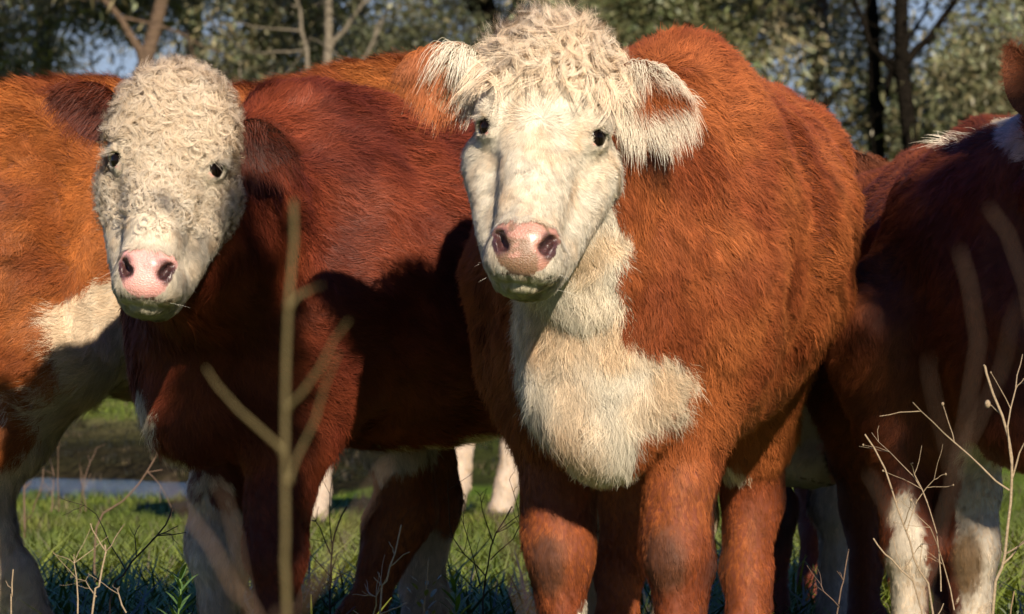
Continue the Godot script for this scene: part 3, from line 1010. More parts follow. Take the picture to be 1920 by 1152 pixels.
func _ready() -> void:
	# ------------------------------------------------ camera, sky, sun, exposure
	var cam := Camera3D.new()
	cam.name = "camera"
	var att := CameraAttributesPhysical.new()
	att.frustum_focal_length = 24.0 * FOCAL / 1152.0   # a sensor 24 mm high
	att.frustum_near = 0.1
	att.frustum_far = 900.0
	att.frustum_focus_distance = 9.0
	att.exposure_aperture = 17.0
	cam.attributes = att
	add_child(cam)
	cam.position = EYE
	cam.rotation_degrees = Vector3(-rad_to_deg(atan(34.0 / FOCAL)), 0, 0)
	cam.current = true
	var env := Environment.new()
	env.background_mode = Environment.BG_SKY
	var sky := Sky.new()
	var sm := ProceduralSkyMaterial.new()
	sm.sky_top_color = Color(0.17, 0.32, 0.62)
	sm.sky_horizon_color = Color(0.74, 0.82, 0.90)
	sm.sky_curve = 0.10
	sm.ground_bottom_color = Color(0.12, 0.13, 0.08)
	sm.ground_horizon_color = Color(0.4, 0.45, 0.42)
	sm.sun_angle_max = 20.0
	sky.sky_material = sm
	env.sky = sky
	env.background_energy_multiplier = 0.6
	env.tonemap_mode = Environment.TONE_MAPPER_LINEAR
	env.tonemap_exposure = 1.58
	env.sdfgi_enabled = true
	env.ssao_enabled = true
	env.ssil_enabled = true
	var we := WorldEnvironment.new()
	we.name = "environment"
	we.environment = env
	add_child(we)
	var sun := DirectionalLight3D.new()
	sun.name = "sun"
	sun.light_energy = 1.6
	sun.light_color = Color(1.0, 0.95, 0.86)
	sun.light_angular_distance = 0.5
	sun.shadow_enabled = true
	add_child(sun)
	sun.look_at_from_position(Vector3.ZERO, Vector3(-0.229, -0.469, -0.853))

	# ------------------------------------------------ materials
	mats.fur = fur_material("fur", 0.55)
	mats.skin = StandardMaterial3D.new()
	mats.skin.resource_name = "skin_under_hair"
	mats.skin.vertex_color_use_as_albedo = true
	mats.skin.roughness = 0.8
	mats.nose = StandardMaterial3D.new()
	mats.nose.resource_name = "wet_nose"
	mats.nose.vertex_color_use_as_albedo = true
	mats.nose.roughness = 0.38
	mats.nose.clearcoat_enabled = true
	mats.nose.clearcoat = 0.35
	mats.nose.clearcoat_roughness = 0.25
	mats.nose.subsurf_scatter_enabled = true
	mats.nose.subsurf_scatter_strength = 0.15
	mats.nose.uv1_triplanar = true
	mats.nose.uv1_scale = Vector3.ONE * 9.0
	mats.nose.heightmap_enabled = true
	mats.nose.heightmap_scale = 0.18
	var cellt := NoiseTexture2D.new()
	cellt.width = 512
	cellt.height = 512
	cellt.seamless = true
	var cn := FastNoiseLite.new()
	cn.noise_type = FastNoiseLite.TYPE_CELLULAR
	cn.frequency = 0.06
	cn.seed = 5
	cellt.noise = cn
	mats.nose.heightmap_texture = cellt
	mats.eye = plain("eye", Color(0.008, 0.005, 0.004), 0.1)
	mats.eye.metallic_specular = 0.3
	mats.leaf = StandardMaterial3D.new()
	mats.leaf.resource_name = "leaf"
	mats.leaf.vertex_color_use_as_albedo = true
	mats.leaf.roughness = 0.5
	mats.leaf.backlight_enabled = true
	mats.leaf.backlight = Color(0.35, 0.35, 0.2)
	mats.grass = mats.leaf.duplicate()
	mats.grass.resource_name = "grass"
	var pale_bark := mottled("pale_bark", Color(0.10, 0.08, 0.055), Color(0.24, 0.20, 0.155), 0.8, 0.9, 3.0, 21)
	var brown_bark := mottled("brown_bark", Color(0.07, 0.042, 0.026), Color(0.15, 0.095, 0.06), 0.9, 0.9, 4.0, 25)
	var shaded_bark := mottled("shaded_bark", Color(0.006, 0.005, 0.004), Color(0.017, 0.013, 0.010), 0.9, 0.95, 4.0, 29)  # bark colour lowered to carry the shade on the trunks
	shaded_bark.metallic_specular = 0.1
	var dry := mottled("dry_stem", Color(0.085, 0.05, 0.032), Color(0.18, 0.11, 0.07), 12.0, 0.8, 0.1, 33)
	var straw := mottled("straw", Color(0.20, 0.14, 0.08), Color(0.40, 0.30, 0.20), 14.0, 0.8, 0.08, 37)
	var olive := mottled("olive_stem", Color(0.085, 0.065, 0.02), Color(0.17, 0.12, 0.045), 12.0, 0.75, 0.1, 41)
	mats.green_stem = plain("green_stem", Color(0.10, 0.16, 0.035), 0.6)
	mats.brown_stem = plain("brown_stem", Color(0.2, 0.13, 0.07), 0.8)
	mats.green_leaf = plain("green_leaf", Color(0.11, 0.2, 0.04), 0.5)
	mats.grey_leaf = plain("grey_leaf", Color(0.2, 0.22, 0.1), 0.6)
	var dark_twig := plain("dark_twig", Color(0.035, 0.024, 0.018), 0.85)

	# ------------------------------------------------ the setting
	var gv := PackedVector3Array()
	var gn := PackedVector3Array()
	var gi := PackedInt32Array()
	var gc := PackedColorArray()
	var xs := []
	var ds := []
	for k in 61: xs.append((-1.0 if k < 30 else 1.0) * (pow(absf(k - 30) / 30.0, 2.6) * 400.0 + absf(k - 30) * 0.12))
	for k in 120: ds.append(-40.0 + k * 0.5 if k < 100 else 10.0)
	ds = []
	var dd := -60.0
	while dd < 700.0:
		ds.append(dd)
		dd += 4.0 if dd < 6.0 else (0.2 if dd < 32.0 else (2.0 if dd < 100.0 else 40.0))
	var gno := noise_of(71, 0.35, 4)
	for d in ds:
		for x in xs:
			var y := ground_height(x, d) + 0.015 * gno.get_noise_2d(x * 3.0, d * 3.0)
			gv.append(Vector3(x, y, -d))
			var e := 0.1
			gn.append(Vector3(ground_height(x - e, d) - ground_height(x + e, d), 2.0 * e, (ground_height(x, d + e) - ground_height(x, d - e))).normalized())
			var col := Color(0.14, 0.22, 0.03).lerp(Color(0.22, 0.23, 0.07), clampf(0.4 + gno.get_noise_2d(x, d * 0.6), 0, 1))
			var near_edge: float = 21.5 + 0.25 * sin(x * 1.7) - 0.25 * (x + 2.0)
			var shaded_mud := sstep(near_edge + 0.5, near_edge + 1.2, d) * sstep(near_edge + 4.0, near_edge + 2.9, d) * sstep(1.2, -0.6, x + 0.6 * gno.get_noise_2d(x * 2.0, d))
			col = col.lerp(Color(0.026, 0.023, 0.012).lerp(Color(0.07, 0.06, 0.025), clampf(gno.get_noise_2d(x * 1.3 + 40.0, d * 4.0) * 1.6, 0, 1)), shaded_mud)  # dark soil of the far bank, with its shade put into the colour
			var rim := sstep(near_edge + 3.0, near_edge + 3.5, d) * sstep(near_edge + 4.6, near_edge + 3.9, d) * sstep(1.5, -0.5, x)
			col = col.lerp(Color(0.24, 0.19, 0.09), rim * 0.7)
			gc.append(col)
	var nxs := xs.size()
	for j in ds.size() - 1:
		for k in nxs - 1:
			var a := j * nxs + k
			gi.append_array([a, a + nxs, a + 1, a + 1, a + nxs, a + nxs + 1])
	var gm := StandardMaterial3D.new()
	gm.resource_name = "grassy_earth"
	gm.vertex_color_use_as_albedo = true
	gm.roughness = 0.95
	gm.metallic_specular = 0.1
	gm.albedo_texture = noise_texture(73, 0.03, Color(0.62, 0.62, 0.62), Color(1, 1, 1))
	gm.uv1_triplanar = true
	gm.uv1_scale = Vector3.ONE * 0.7
	gm.heightmap_enabled = true
	gm.heightmap_scale = 3.0
	gm.heightmap_texture = noise_texture(74, 0.05, Color.BLACK, Color.WHITE)
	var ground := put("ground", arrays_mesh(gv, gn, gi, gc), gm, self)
	ground.set_meta("kind", "structure")
	var wm := plain("water", Color(0.03, 0.08, 0.18), 0.12)  # blue of the reflected sky is partly put into the base colour
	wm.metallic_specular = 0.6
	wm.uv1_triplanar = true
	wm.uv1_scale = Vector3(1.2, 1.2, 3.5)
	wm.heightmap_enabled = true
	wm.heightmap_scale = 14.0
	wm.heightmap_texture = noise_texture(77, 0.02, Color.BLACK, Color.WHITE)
	var wmesh := PlaneMesh.new()
	wmesh.size = Vector2(14.0, 5.0)
	wmesh.subdivide_width = 10
	wmesh.subdivide_depth = 10
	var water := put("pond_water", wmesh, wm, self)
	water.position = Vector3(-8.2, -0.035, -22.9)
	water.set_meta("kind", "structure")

	# ------------------------------------------------ trees beyond the pond
	var gum := leaf_clump(11, 34, 0.12, 0.032, 0.42)
	var small := leaf_clump(12, 36, 0.075, 0.032, 0.36)
	var twiggy := leaf_clump(13, 30, 0.06, 0.026, 0.10)
	var grey_green := Color(0.19, 0.19, 0.105)
	var deep := Color(0.075, 0.08, 0.042)
	var pale := Color(0.25, 0.245, 0.15)
	var cl := func(cx: float, cy: float, cz: float, sx: float, sy: float, sz: float, share: float) -> Array:
		return [Vector3(cx, cy, cz), Vector3(sx, sy, sz), share]
	# front row, left to right
	tree("pale_gum", "pale twin-barked gum with a knotted trunk at the far left", Vector3(-5.75, 0.4, -62), 9.0, 0.15, Vector3(0.3, 0, 0), [[0.3, -1.2, 0.4, 1.4], [0.42, 1.0, 0.5, 1.2], [0.55, -1.0, -0.5, 1.8], [0.7, 1.2, 0, 1.8]], [cl.call(-0.9, 3.4, 0.8, 1.2, 1.3, 0.8, 0.3), cl.call(1.0, 4.4, 0.4, 1.2, 1.0, 1.0, 0.25), cl.call(0, 7.5, 0, 2.4, 2.0, 2.2, 0.45)], 1500, gum, grey_green, pale_bark, 101)
	tree("leaning_gum", "brown trunk leaning right with a broken crook, behind the curly-headed cow", Vector3(-5.35, 0.4, -58), 7.5, 0.12, Vector3(2.3, 0, 0.4), [[0.33, 0.9, 0.2, 0.6], [0.45, -0.9, 0.5, 1.3], [0.6, 1.4, 0, 1.2], [0.72, -0.8, 0.5, 1.5]], [cl.call(2.6, 3.6, -1.0, 0.8, 0.7, 0.7, 0.12), cl.call(0.4, 4.9, 0.2, 1.3, 0.9, 1.0, 0.28), cl.call(2.2, 7.2, 0.3, 2.2, 1.6, 1.8, 0.6)], 1300, gum, grey_green, brown_bark, 102)
	tree("dark_tree", "dense dark tree rising between the two cow heads", Vector3(-2.9, 0.4, -68), 9.0, 0.2, Vector3(0.4, 0, 0), [[0.25, -1.5, 0.6, 1.3], [0.3, 1.5, 0.6, 1.2], [0.5, -1.4, -0.4, 1.5], [0.65, 1.5, 0, 1.5]], [cl.call(-0.9, 2.3, 0.4, 1.5, 1.5, 1.2, 0.3), cl.call(1.2, 2.6, 0.2, 1.5, 1.7, 1.2, 0.3), cl.call(0, 6.5, 0, 2.7, 2.6, 2.2, 0.4)], 3400, small, deep, shaded_bark, 103)
	tree("bare_limbed_tree", "grey tree with bare forked limbs in front of dark foliage", Vector3(-2.25, 0.4, -57), 6.5, 0.075, Vector3(0.45, 0, 0), [[0.28, -0.8, 0.2, 1.4], [0.34, 0.7, 0.2, 1.5], [0.42, -0.5, 0.4, 1.6], [0.5, 0.9, 0.1, 1.2], [0.6, -0.9, 0, 1.2]], [cl.call(0.8, 4.8, 0.3, 1.0, 1.0, 0.8, 0.4), cl.call(-0.6, 5.9, 0.2, 1.3, 1.0, 1.0, 0.6)], 500, gum, grey_green, pale_bark, 104)
	tree("dark_tree", "shadowy olive-green tree behind the right-hand cow's pale topknot", Vector3(0.1, 0.4, -70), 9.0, 0.22, Vector3(-0.3, 0, 0), [[0.25, -1.4, 0.4, 1.2], [0.33, 1.4, 0.4, 1.2], [0.5, -1.4, 0, 1.5], [0.62, 1.2, 0, 1.5]], [cl.call(-1.0, 2.6, 0.4, 1.3, 1.7, 1.2, 0.34), cl.call(0.7, 2.8, 0.2, 1.1, 1.9, 1.2, 0.26), cl.call(0, 6.5, 0, 2.7, 2.4, 2.2, 0.4)], 3200, small, deep, shaded_bark, 105)
	tree("bushy_wattle", "soft grey-green rounded wattle above the pale cow's left ear", Vector3(1.55, 0.4, -60), 5.2, 0.1, Vector3(0.2, 0, 0), [[0.25, -0.8, 0.5, 1.1], [0.35, 0.9, 0.4, 1.1], [0.5, -0.6, 0, 1.2]], [cl.call(0, 3.1, 0.3, 1.15, 0.9, 0.9, 0.55), cl.call(0.4, 4.6, 0.1, 1.4, 0.9, 1.0, 0.45)], 2300, small, Color(0.11, 0.12, 0.052), brown_bark, 106)
	tree("pale_gum", "pale crooked gum limbs over the broad red back", Vector3(2.35, 0.4, -66), 8.5, 0.16, Vector3(-0.5, 0, 0), [[0.38, -0.9, 0.3, 1.0], [0.42, 1.3, 0.3, 1.0], [0.55, -1.2, 0.2, 1.2], [0.7, 1.2, 0, 1.2]], [cl.call(-0.9, 4.3, 0.4, 1.2, 0.8, 0.9, 0.3), cl.call(1.3, 4.4, 0.5, 1.1, 0.8, 0.9, 0.3), cl.call(0, 7.0, 0, 2.3, 1.6, 2.0, 0.4)], 1300, gum, pale, pale_bark, 107)
	tree("light_gum", "light olive gum with thin hanging foliage left of the dark trunks", Vector3(3.55, 0.4, -62), 8.0, 0.11, Vector3(0.3, 0, 0), [[0.3, -0.9, 0.4, 1.1], [0.36, 0.9, 0.4, 1.2], [0.5, -0.9, 0.1, 1.2], [0.66, 0.9, 0, 1.4]], [cl.call(-0.6, 3.6, 0.4, 1.0, 1.0, 0.8, 0.3), cl.call(0.7, 3.2, 0.3, 0.8, 0.9, 0.8, 0.2), cl.call(0, 6.4, 0, 2.0, 1.9, 1.8, 0.5)], 560, gum, pale, brown_bark, 108)
	tree("dark_trunked_tree", "slim black trunk leaning left, nearest the broad red cow", Vector3(4.35, 0.4, -60), 9.0, 0.10, Vector3(-0.75, 0, 0), [[0.2, -0.8, 0.2, 1.3], [0.3, 0.8, 0.3, 1.5], [0.5, -1.2, 0, 1.5], [0.6, 1.1, 0.2, 1.5]], [cl.call(0.1, 2.4, -0.4, 0.8, 0.7, 0.5, 0.2), cl.call(0, 5.6, 0.4, 1.2, 1.2, 0.9, 0.3), cl.call(0, 7.5, 0, 2.2, 1.6, 1.8, 0.5)], 900, gum, grey_green, shaded_bark, 109)
	tree("dark_trunked_tree", "thick black trunk that forks high, right of the slim leaning one", Vector3(4.9, 0.4, -59), 9.5, 0.115, Vector3(0.0, 0, 0), [[0.28, -0.9, 0.1, 2.0], [0.33, 0.9, 0.3, 1.4], [0.5, -1.2, 0, 1.4], [0.6, 1.3, 0.2, 1.5]], [cl.call(0.7, 2.9, -0.3, 0.7, 1.1, 0.5, 0.25), cl.call(0.6, 5.4, 0.4, 1.2, 1.2, 0.9, 0.3), cl.call(0, 7.8, 0, 2.2, 1.6, 1.8, 0.45)], 1100, gum, grey_green, shaded_bark, 110)
	tree("dark_tree", "heavy blackish-green tree filling the right edge", Vector3(7.0, 0.4, -66), 9.0, 0.24, Vector3(-0.3, 0, 0), [[0.2, -1.3, 0.4, 1.2], [0.28, 1.3, 0.4, 1.2], [0.45, -1.4, 0, 1.5], [0.6, 1.2, 0, 1.5]], [cl.call(-0.7, 2.3, 0.6, 1.3, 1.6, 1.2, 0.34), cl.call(0.9, 2.6, 0.4, 1.3, 1.9, 1.2, 0.26), cl.call(0, 6.5, 0, 2.7, 2.4, 2.2, 0.4)], 3600, small, deep, shaded_bark, 111)
	# unseen young trees, added and shaped to throw shade on two of the cattle
	tree("added_shade_tree", "unseen slender tree added to shade the curly-headed cow", Vector3(0.62, 0.0, -5.0), 2.9, 0.022, Vector3(-0.04, 0, 0), [[0.5, -0.15, 0.1, 0.5], [0.6, 0.12, -0.1, 0.5], [0.72, -0.1, 0.1, 0.5]], [cl.call(0.06, 2.18, 0, 0.20, 0.60, 0.25, 0.45), cl.call(-0.04, 2.62, 0, 0.14, 0.40, 0.18, 0.3), cl.call(0.05, 2.88, 0, 0.06, 0.40, 0.12, 0.25)], 760, twiggy, deep, brown_bark, 121, "unseen trees added for their shade")
	tree("added_shade_tree", "unseen slender tree added farther right to shade the right-hand cow", Vector3(2.4, 0.0, -5.0), 3.5, 0.03, Vector3(-0.05, 0, 0), [[0.7, -0.25, 0.1, 0.5], [0.78, 0.22, -0.1, 0.4], [0.85, -0.1, 0.1, 0.3]], [cl.call(0.03, 3.5, 0, 0.42, 0.30, 0.30, 1.0)], 700, twiggy, deep, brown_bark, 122, "unseen trees added for their shade")
	# a farther row that closes most of the gaps
	var far_at := [[-9.5, -86, deep], [-6.2, -92, grey_green], [-2.8, -90, deep], [0.4, -94, deep], [3.4, -98, pale], [10.2, -90, deep], [11.8, -84, deep], [-12.8, -84, deep]]
	var far_label := ["dark tree at the back, beyond the left edge gum", "olive tree at the back with sky gaps at its left side", "dark tree at the back, between curly head and bare limbs", "dark tree at the back, straight above the pale topknot", "pale thin tree at the back with blue sky showing through", "blackish tree at the back behind the forked black trunk", "dark tree at the back beyond the right edge", "dark tree at the back outside the left edge"]
	for k in far_at.size():
		var f: Array = far_at[k]
		tree("far_tree", far_label[k], Vector3(f[0], 0.5, f[1]), 10.0, 0.22, Vector3(0.3 - 0.15 * (k % 4), 0, 0), [[0.2, -1.4, 0, 1.2], [0.3, 1.4, 0, 1.4], [0.5, -1.4, 0.5, 1.6]], [cl.call(-1.0, 2.4, 0, 1.5, 1.7, 1.3, 0.3), cl.call(1.1, 3.2, 0, 1.6, 1.8, 1.3, 0.3), cl.call(0, 7.2, 0, 3.0, 2.8, 2.4, 0.4)], 180 if k == 4 else 2600, small, f[2], shaded_bark, 130 + k)

	# ------------------------------------------------ grass
	grass()

	# ------------------------------------------------ cattle
	for k in 3:
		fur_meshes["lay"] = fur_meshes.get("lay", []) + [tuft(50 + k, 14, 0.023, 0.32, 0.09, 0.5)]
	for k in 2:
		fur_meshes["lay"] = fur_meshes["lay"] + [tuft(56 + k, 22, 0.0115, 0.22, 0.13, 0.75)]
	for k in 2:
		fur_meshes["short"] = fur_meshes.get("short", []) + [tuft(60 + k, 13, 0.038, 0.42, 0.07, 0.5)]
	cattle()

	# ------------------------------------------------ weeds
	weeds(dry, straw, olive, dark_twig)


func grass_clump(sd: int, blades: int, wide: float) -> ArrayMesh:
	var rng := RandomNumberGenerator.new()
	rng.seed = sd
	var v := PackedVector3Array()
	var n := PackedVector3Array()
	var idx := PackedInt32Array()
	var c := PackedColorArray()
	for k in blades:
		var an := rng.randf() * TAU
		var p := Vector3(rng.randf_range(-0.5, 0.5), -0.05, rng.randf_range(-0.5, 0.5))
		var out := Vector3(cos(an), 0, sin(an))
		var l := rng.randf_range(0.45, 1.1)
		var bow := rng.randf_range(0.1, 0.75)
		var side := Vector3(-out.z, 0, out.x).rotated(Vector3.UP, rng.randf_range(-0.6, 0.6))
		var tone := rng.randf_range(0.7, 1.3)
		var at := v.size()
		for s in 5:
			var t := s / 4.0
			var q := p + Vector3.UP * (l * t * (1.0 - 0.35 * bow * t)) + out * (l * bow * t * t)
			var w := wide * (1.0 - 0.85 * t * t) * 0.5
			var nn := (Vector3.UP * (0.5 + bow * t) - out * 0.6 * (1.0 - t) + out * 0.3).normalized()
			v.append(q - side * w); v.append(q + side * w)
			n.append(nn); n.append(nn)
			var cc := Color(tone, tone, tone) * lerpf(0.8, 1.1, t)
			c.append(cc); c.append(cc)
			if s > 0:
				var b := at + s * 2
				idx.append_array([b - 2, b, b - 1, b - 1, b, b + 1])
	return arrays_mesh(v, n, idx, c)


func grass() -> void:
	var rng := RandomNumberGenerator.new()
	rng.seed = 501
	var no := noise_of(502, 0.9, 3)
	for pass_ in 2:
		var mesh := grass_clump(510 + pass_, 16, 0.035 if pass_ == 0 else 0.05)
		var tf := []
		var tc := PackedColorArray()
		for k in (26000 if pass_ == 0 else 16000):
			var d := rng.randf_range(10.0, 18.5) if pass_ == 0 else rng.randf_range(17.5, 44.0)
			if pass_ == 0 and rng.randf() < 0.15: d = rng.randf_range(4.0, 10.0)
			var x := rng.randf_range(-1.0, 1.0) * (0.101 * d + 0.9)
			var y := ground_height(x, d)
			var near_edge: float = 21.5 + 0.25 * sin(x * 1.7) - 0.25 * (x + 2.0)
			if d > near_edge - 0.2 and d < near_edge + 3.0 and x < 0.3 and rng.randf() < (1.0 if d < near_edge + 1.3 else 0.45): continue
			var g := no.get_noise_2d(x, d)
			var size := (0.06 + 0.16 * pow(rng.randf(), 2.0)) * (1.0 + 0.9 * g) if pass_ == 0 else rng.randf_range(0.03, 0.055)
			if d < 9.5: size *= 0.6
			if pass_ == 0: size *= lerpf(1.0, 0.32, clampf((d - 13.5) / 4.5, 0.0, 1.0))
			tf.append(Transform3D(Basis(Vector3.UP, rng.randf() * TAU).scaled(Vector3(size * 1.2, size, size * 1.2)), Vector3(x, y, -d)))
			var col := Color(0.18, 0.26, 0.025).lerp(Color(0.33, 0.36, 0.06), clampf(0.4 + g, 0.0, 1.0))
			if rng.randf() < 0.12: col = Color(0.27, 0.22, 0.11)
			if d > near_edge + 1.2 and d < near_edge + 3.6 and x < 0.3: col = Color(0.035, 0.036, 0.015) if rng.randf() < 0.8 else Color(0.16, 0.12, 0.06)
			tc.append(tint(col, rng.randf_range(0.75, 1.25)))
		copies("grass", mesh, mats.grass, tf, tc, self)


func cattle() -> void:
	var specs := []
	var roots := []
	var white := Color(0.78, 0.69, 0.56)
	# the broad cow in the middle
	var o := base("cow", Vector3(0.306, 0, -9.68), -PI / 2 - 0.21)
	tag(o, "broad orange-red cow with wavy pale topknot, turned to the camera in the middle", "cow", "shaggy red and white cattle")
	specs.append(cow_spec(o, {
		"seed": 11, "cell": 0.016, "head_cell": 0.0055, "head_at": [px(1018, 250, 8.72), -0.07, -0.06, -0.10], "head_size": 1.0,
		"top": 1.27, "withers": 0.03, "belly": 0.53, "belly_width": 0.325, "front_narrow": 0.84, "shear": 0.2, "neck": Vector3(0.52, 1.02, 0.0), "brisket": Vector3(-0.085, 0.01, 0),
		"legs": [front_leg(0.48, 0.085 + 0.035, Vector3.ZERO, 1.1), front_leg(0.50, -0.10, Vector3.ZERO, 1.1), hind_leg(-0.52, 0.20, Vector3(0.05, 0, 0)), hind_leg(-0.55, -0.06)],
		"red": Color(0.27, 0.064, 0.02), "red_two": Color(0.40, 0.115, 0.033), "white": white, "cream": Color(0.76, 0.55, 0.36), "density": 28000.0, "long": 0.033, "curly": 0.36,
		"spots": [[Vector3(0.78, 0.56, 0.01), Vector3(0.28, 0.13, 0.07)], [Vector3(0.78, 0.68, 0.04), Vector3(0.30, 0.13, 0.14)], [Vector3(0.70, 0.68, -0.07), Vector3(0.20, 0.07, 0.085)], [Vector3(0.80, 0.98, 0.045), Vector3(0.28, 0.40, 0.12)], [Vector3(0.5, 1.36, 0.0), Vector3(0.14, 0.06, 0.05)], [Vector3(-0.1, 0.48, 0), Vector3(0.4, 0.06, 0.2)], [Vector3(0.45, 0.12, 0.1), Vector3(0.1, 0.16, 0.1)], [Vector3(0.45, 0.12, -0.1), Vector3(0.1, 0.12, 0.1)]],
		"darks": [[Vector3(0.54, 0.355, 0.13), Vector3(0.045, 0.07, 0.04)], [Vector3(0.555, 0.365, -0.09), Vector3(0.05, 0.075, 0.05)]], "dark": Color(0.16, 0.058, 0.028),
		"nose": Color(0.46, 0.225, 0.17), "nose_spot": Color(0.24, 0.14, 0.09), "mottle": 0.4, "chin": Color(0.36, 0.34, 0.16), "head_long": 0.014, "head_density": 150000.0, "head_curly": 0.36, "nose_wide": 0.95, "head_wide": 0.93, "forelock": 170, "curl_from": 0.075, "curl_share": 0.065, "curl_size": 0.018, "curl_long": 0.036, "curl_hairs": 12, "whiskers": true, "white_long": 1.5,
		"ears": [
			{"at": Vector3(-0.118, 0.075, -0.06), "turn": ear_axes(Vector3(-0.95, 0.10, 0.1), Vector3(0.1, -0.25, 1)), "long": 0.14, "wide": 0.060, "inner": Color(0.62, 0.46, 0.29), "fringe": white, "outer": Color(0.42, 0.12, 0.035), "hairs": 4200, "hair": 0.042, "white_to": 0.38, "tip_from": 0.42, "beard": 1.9, "fall": 1.0},
			{"at": Vector3(0.118, 0.085, -0.06), "turn": ear_axes(Vector3(0.95, 0.08, 0.15), Vector3(-0.1, -0.2, 1)), "long": 0.14, "wide": 0.058, "inner": Color(0.34, 0.09, 0.025), "fringe": white, "outer": Color(0.42, 0.12, 0.035), "hairs": 4200, "hair": 0.038, "white_to": 0.28, "beard": 1.25, "fall": 0.75, "outer_share": 0.4}],
	}))
	roots.append(o)
	# the curly-headed cow on the left
	o = base("cow", Vector3(-0.125, 0, -10.0), PI + 0.72)
	tag(o, "dark red cow with tight cream curls over its forehead and a pink nose", "cow", "shaggy red and white cattle")
	specs.append(cow_spec(o, {
		"seed": 12, "cell": 0.016, "head_cell": 0.0055, "size": 0.93, "head_at": [px(314, 310, 9.1), -0.05, -0.03, -0.10], "head_size": 0.96, "nose_wide": 0.92, "head_wide": 0.90,
		"top": 1.30, "belly": 0.58, "belly_width": 0.30, "neck": Vector3(0.5, 0.98, 0.0),
		"legs": [front_leg(0.52, 0.12), front_leg(0.56, -0.11), hind_leg(-0.5, 0.13), hind_leg(-0.55, -0.13)],
		"red": Color(0.125, 0.023, 0.0105), "red_two": Color(0.23, 0.047, 0.018), "white": Color(0.76, 0.66, 0.53), "density": 23000.0, "long": 0.038, "curly": 0.55, "whirl": 7.0,
		"spots": [[Vector3(0.84, 0.66, 0.04), Vector3(0.06, 0.06, 0.08)], [Vector3(0.74, 0.52, 0.03), Vector3(0.16, 0.08, 0.08)], [Vector3(-0.25, 0.50, 0.0), Vector3(0.62, 0.13, 0.3)], [Vector3(0.52, 0.24, 0.12), Vector3(0.14, 0.30, 0.1)], [Vector3(-0.52, 0.2, 0.13), Vector3(0.14, 0.2, 0.12)], [Vector3(-0.52, 0.3, -0.13), Vector3(0.14, 0.36, 0.12)]],
		"nose": Color(0.74, 0.37, 0.33), "chin": Color(0.25, 0.23, 0.12), "head_long": 0.014, "head_density": 130000.0, "head_curly": 0.8, "curl_from": -0.12, "curl_share": 0.13, "curl_size": 0.0155, "curl_long": 0.019, "curl_hairs": 8, "lash": 0.034, "whiskers": true,
		"ears": [
			{"at": Vector3(-0.115, 0.085, -0.06), "turn": ear_axes(Vector3(-0.95, 0.12, -0.1), Vector3(0.2, -0.3, 0.9)), "long": 0.15, "wide": 0.052, "inner": Color(0.10, 0.02, 0.01), "fringe": Color(0.13, 0.027, 0.012), "outer": Color(0.13, 0.025, 0.012), "hairs": 2200, "hair": 0.042, "beard": 1.3, "fall": 0.5},
			{"at": Vector3(0.115, 0.06, -0.06), "turn": ear_axes(Vector3(0.95, 0.0, -0.15), Vector3(0.2, -0.3, 0.9)), "long": 0.14, "wide": 0.05, "inner": Color(0.07, 0.015, 0.009), "fringe": Color(0.12, 0.025, 0.012), "outer": Color(0.10, 0.02, 0.01), "hairs": 2200, "hair": 0.034, "beard": 1.3, "fall": 0.4}],
	}))
	roots.append(o)
	# the orange cow at the far left, walking right behind the curly one
	var dull_ears := [
		{"at": Vector3(-0.115, 0.085, -0.06), "turn": ear_axes(Vector3(-0.95, 0.2, 0.0), Vector3(0.1, -0.3, 1)), "inner": Color(0.3, 0.08, 0.025), "fringe": Color(0.3, 0.08, 0.025), "outer": Color(0.2, 0.05, 0.02), "hairs": 700},
		{"at": Vector3(0.115, 0.085, -0.06), "turn": ear_axes(Vector3(0.95, 0.2, 0.0), Vector3(-0.1, -0.3, 1)), "inner": Color(0.3, 0.08, 0.025), "fringe": Color(0.3, 0.08, 0.025), "outer": Color(0.2, 0.05, 0.02), "hairs": 700}]
	o = base("cow", Vector3(-0.60, 0, -10.55), 0.28)
	tag(o, "orange cow at the left edge with a woolly white belly, its head out of sight", "cow", "shaggy red and white cattle")
	specs.append(cow_spec(o, {
		"seed": 13, "cell": 0.02, "head_at": [Vector3(0.62, 0.72, -10.95), 1.2, 0.3, 0.0], "head_density": 9000.0, "head_long": 0.02,
		"top": 1.29, "belly": 0.60, "belly_width": 0.29, "neck": Vector3(0.5, 0.95, 0.0),
		"legs": [front_leg(0.36, 0.10, Vector3(-0.14, 0, 0)), front_leg(0.46, -0.08), hind_leg(-0.52, 0.13, Vector3(0.10, 0, 0)), hind_leg(-0.6, -0.10)],
		"red": Color(0.26, 0.066, 0.017), "red_two": Color(0.42, 0.13, 0.03), "white": Color(0.66, 0.55, 0.42), "density": 18000.0, "long": 0.042, "curly": 0.75, "whirl": 10.0, "lumpy": 1.4,
		"spots": [[Vector3(0.1, 0.62, 0.2), Vector3(0.55, 0.16, 0.45)], [Vector3(-0.25, 0.74, 0.25), Vector3(0.17, 0.14, 0.2)], [Vector3(-0.42, 0.3, 0.13), Vector3(0.12, 0.36, 0.12)], [Vector3(0.40, 0.2, -0.08), Vector3(0.12, 0.4, 0.07)]],
		"ears": dull_ears,
	}))
	roots.append(o)
	# the shaded cow at the right edge
	o = base("cow", Vector3(0.92, 0, -10.36), -PI / 2 + 0.10)
	tag(o, "dark brown-red cow in shade at the right edge, facing out of the picture", "cow", "shaggy red and white cattle")
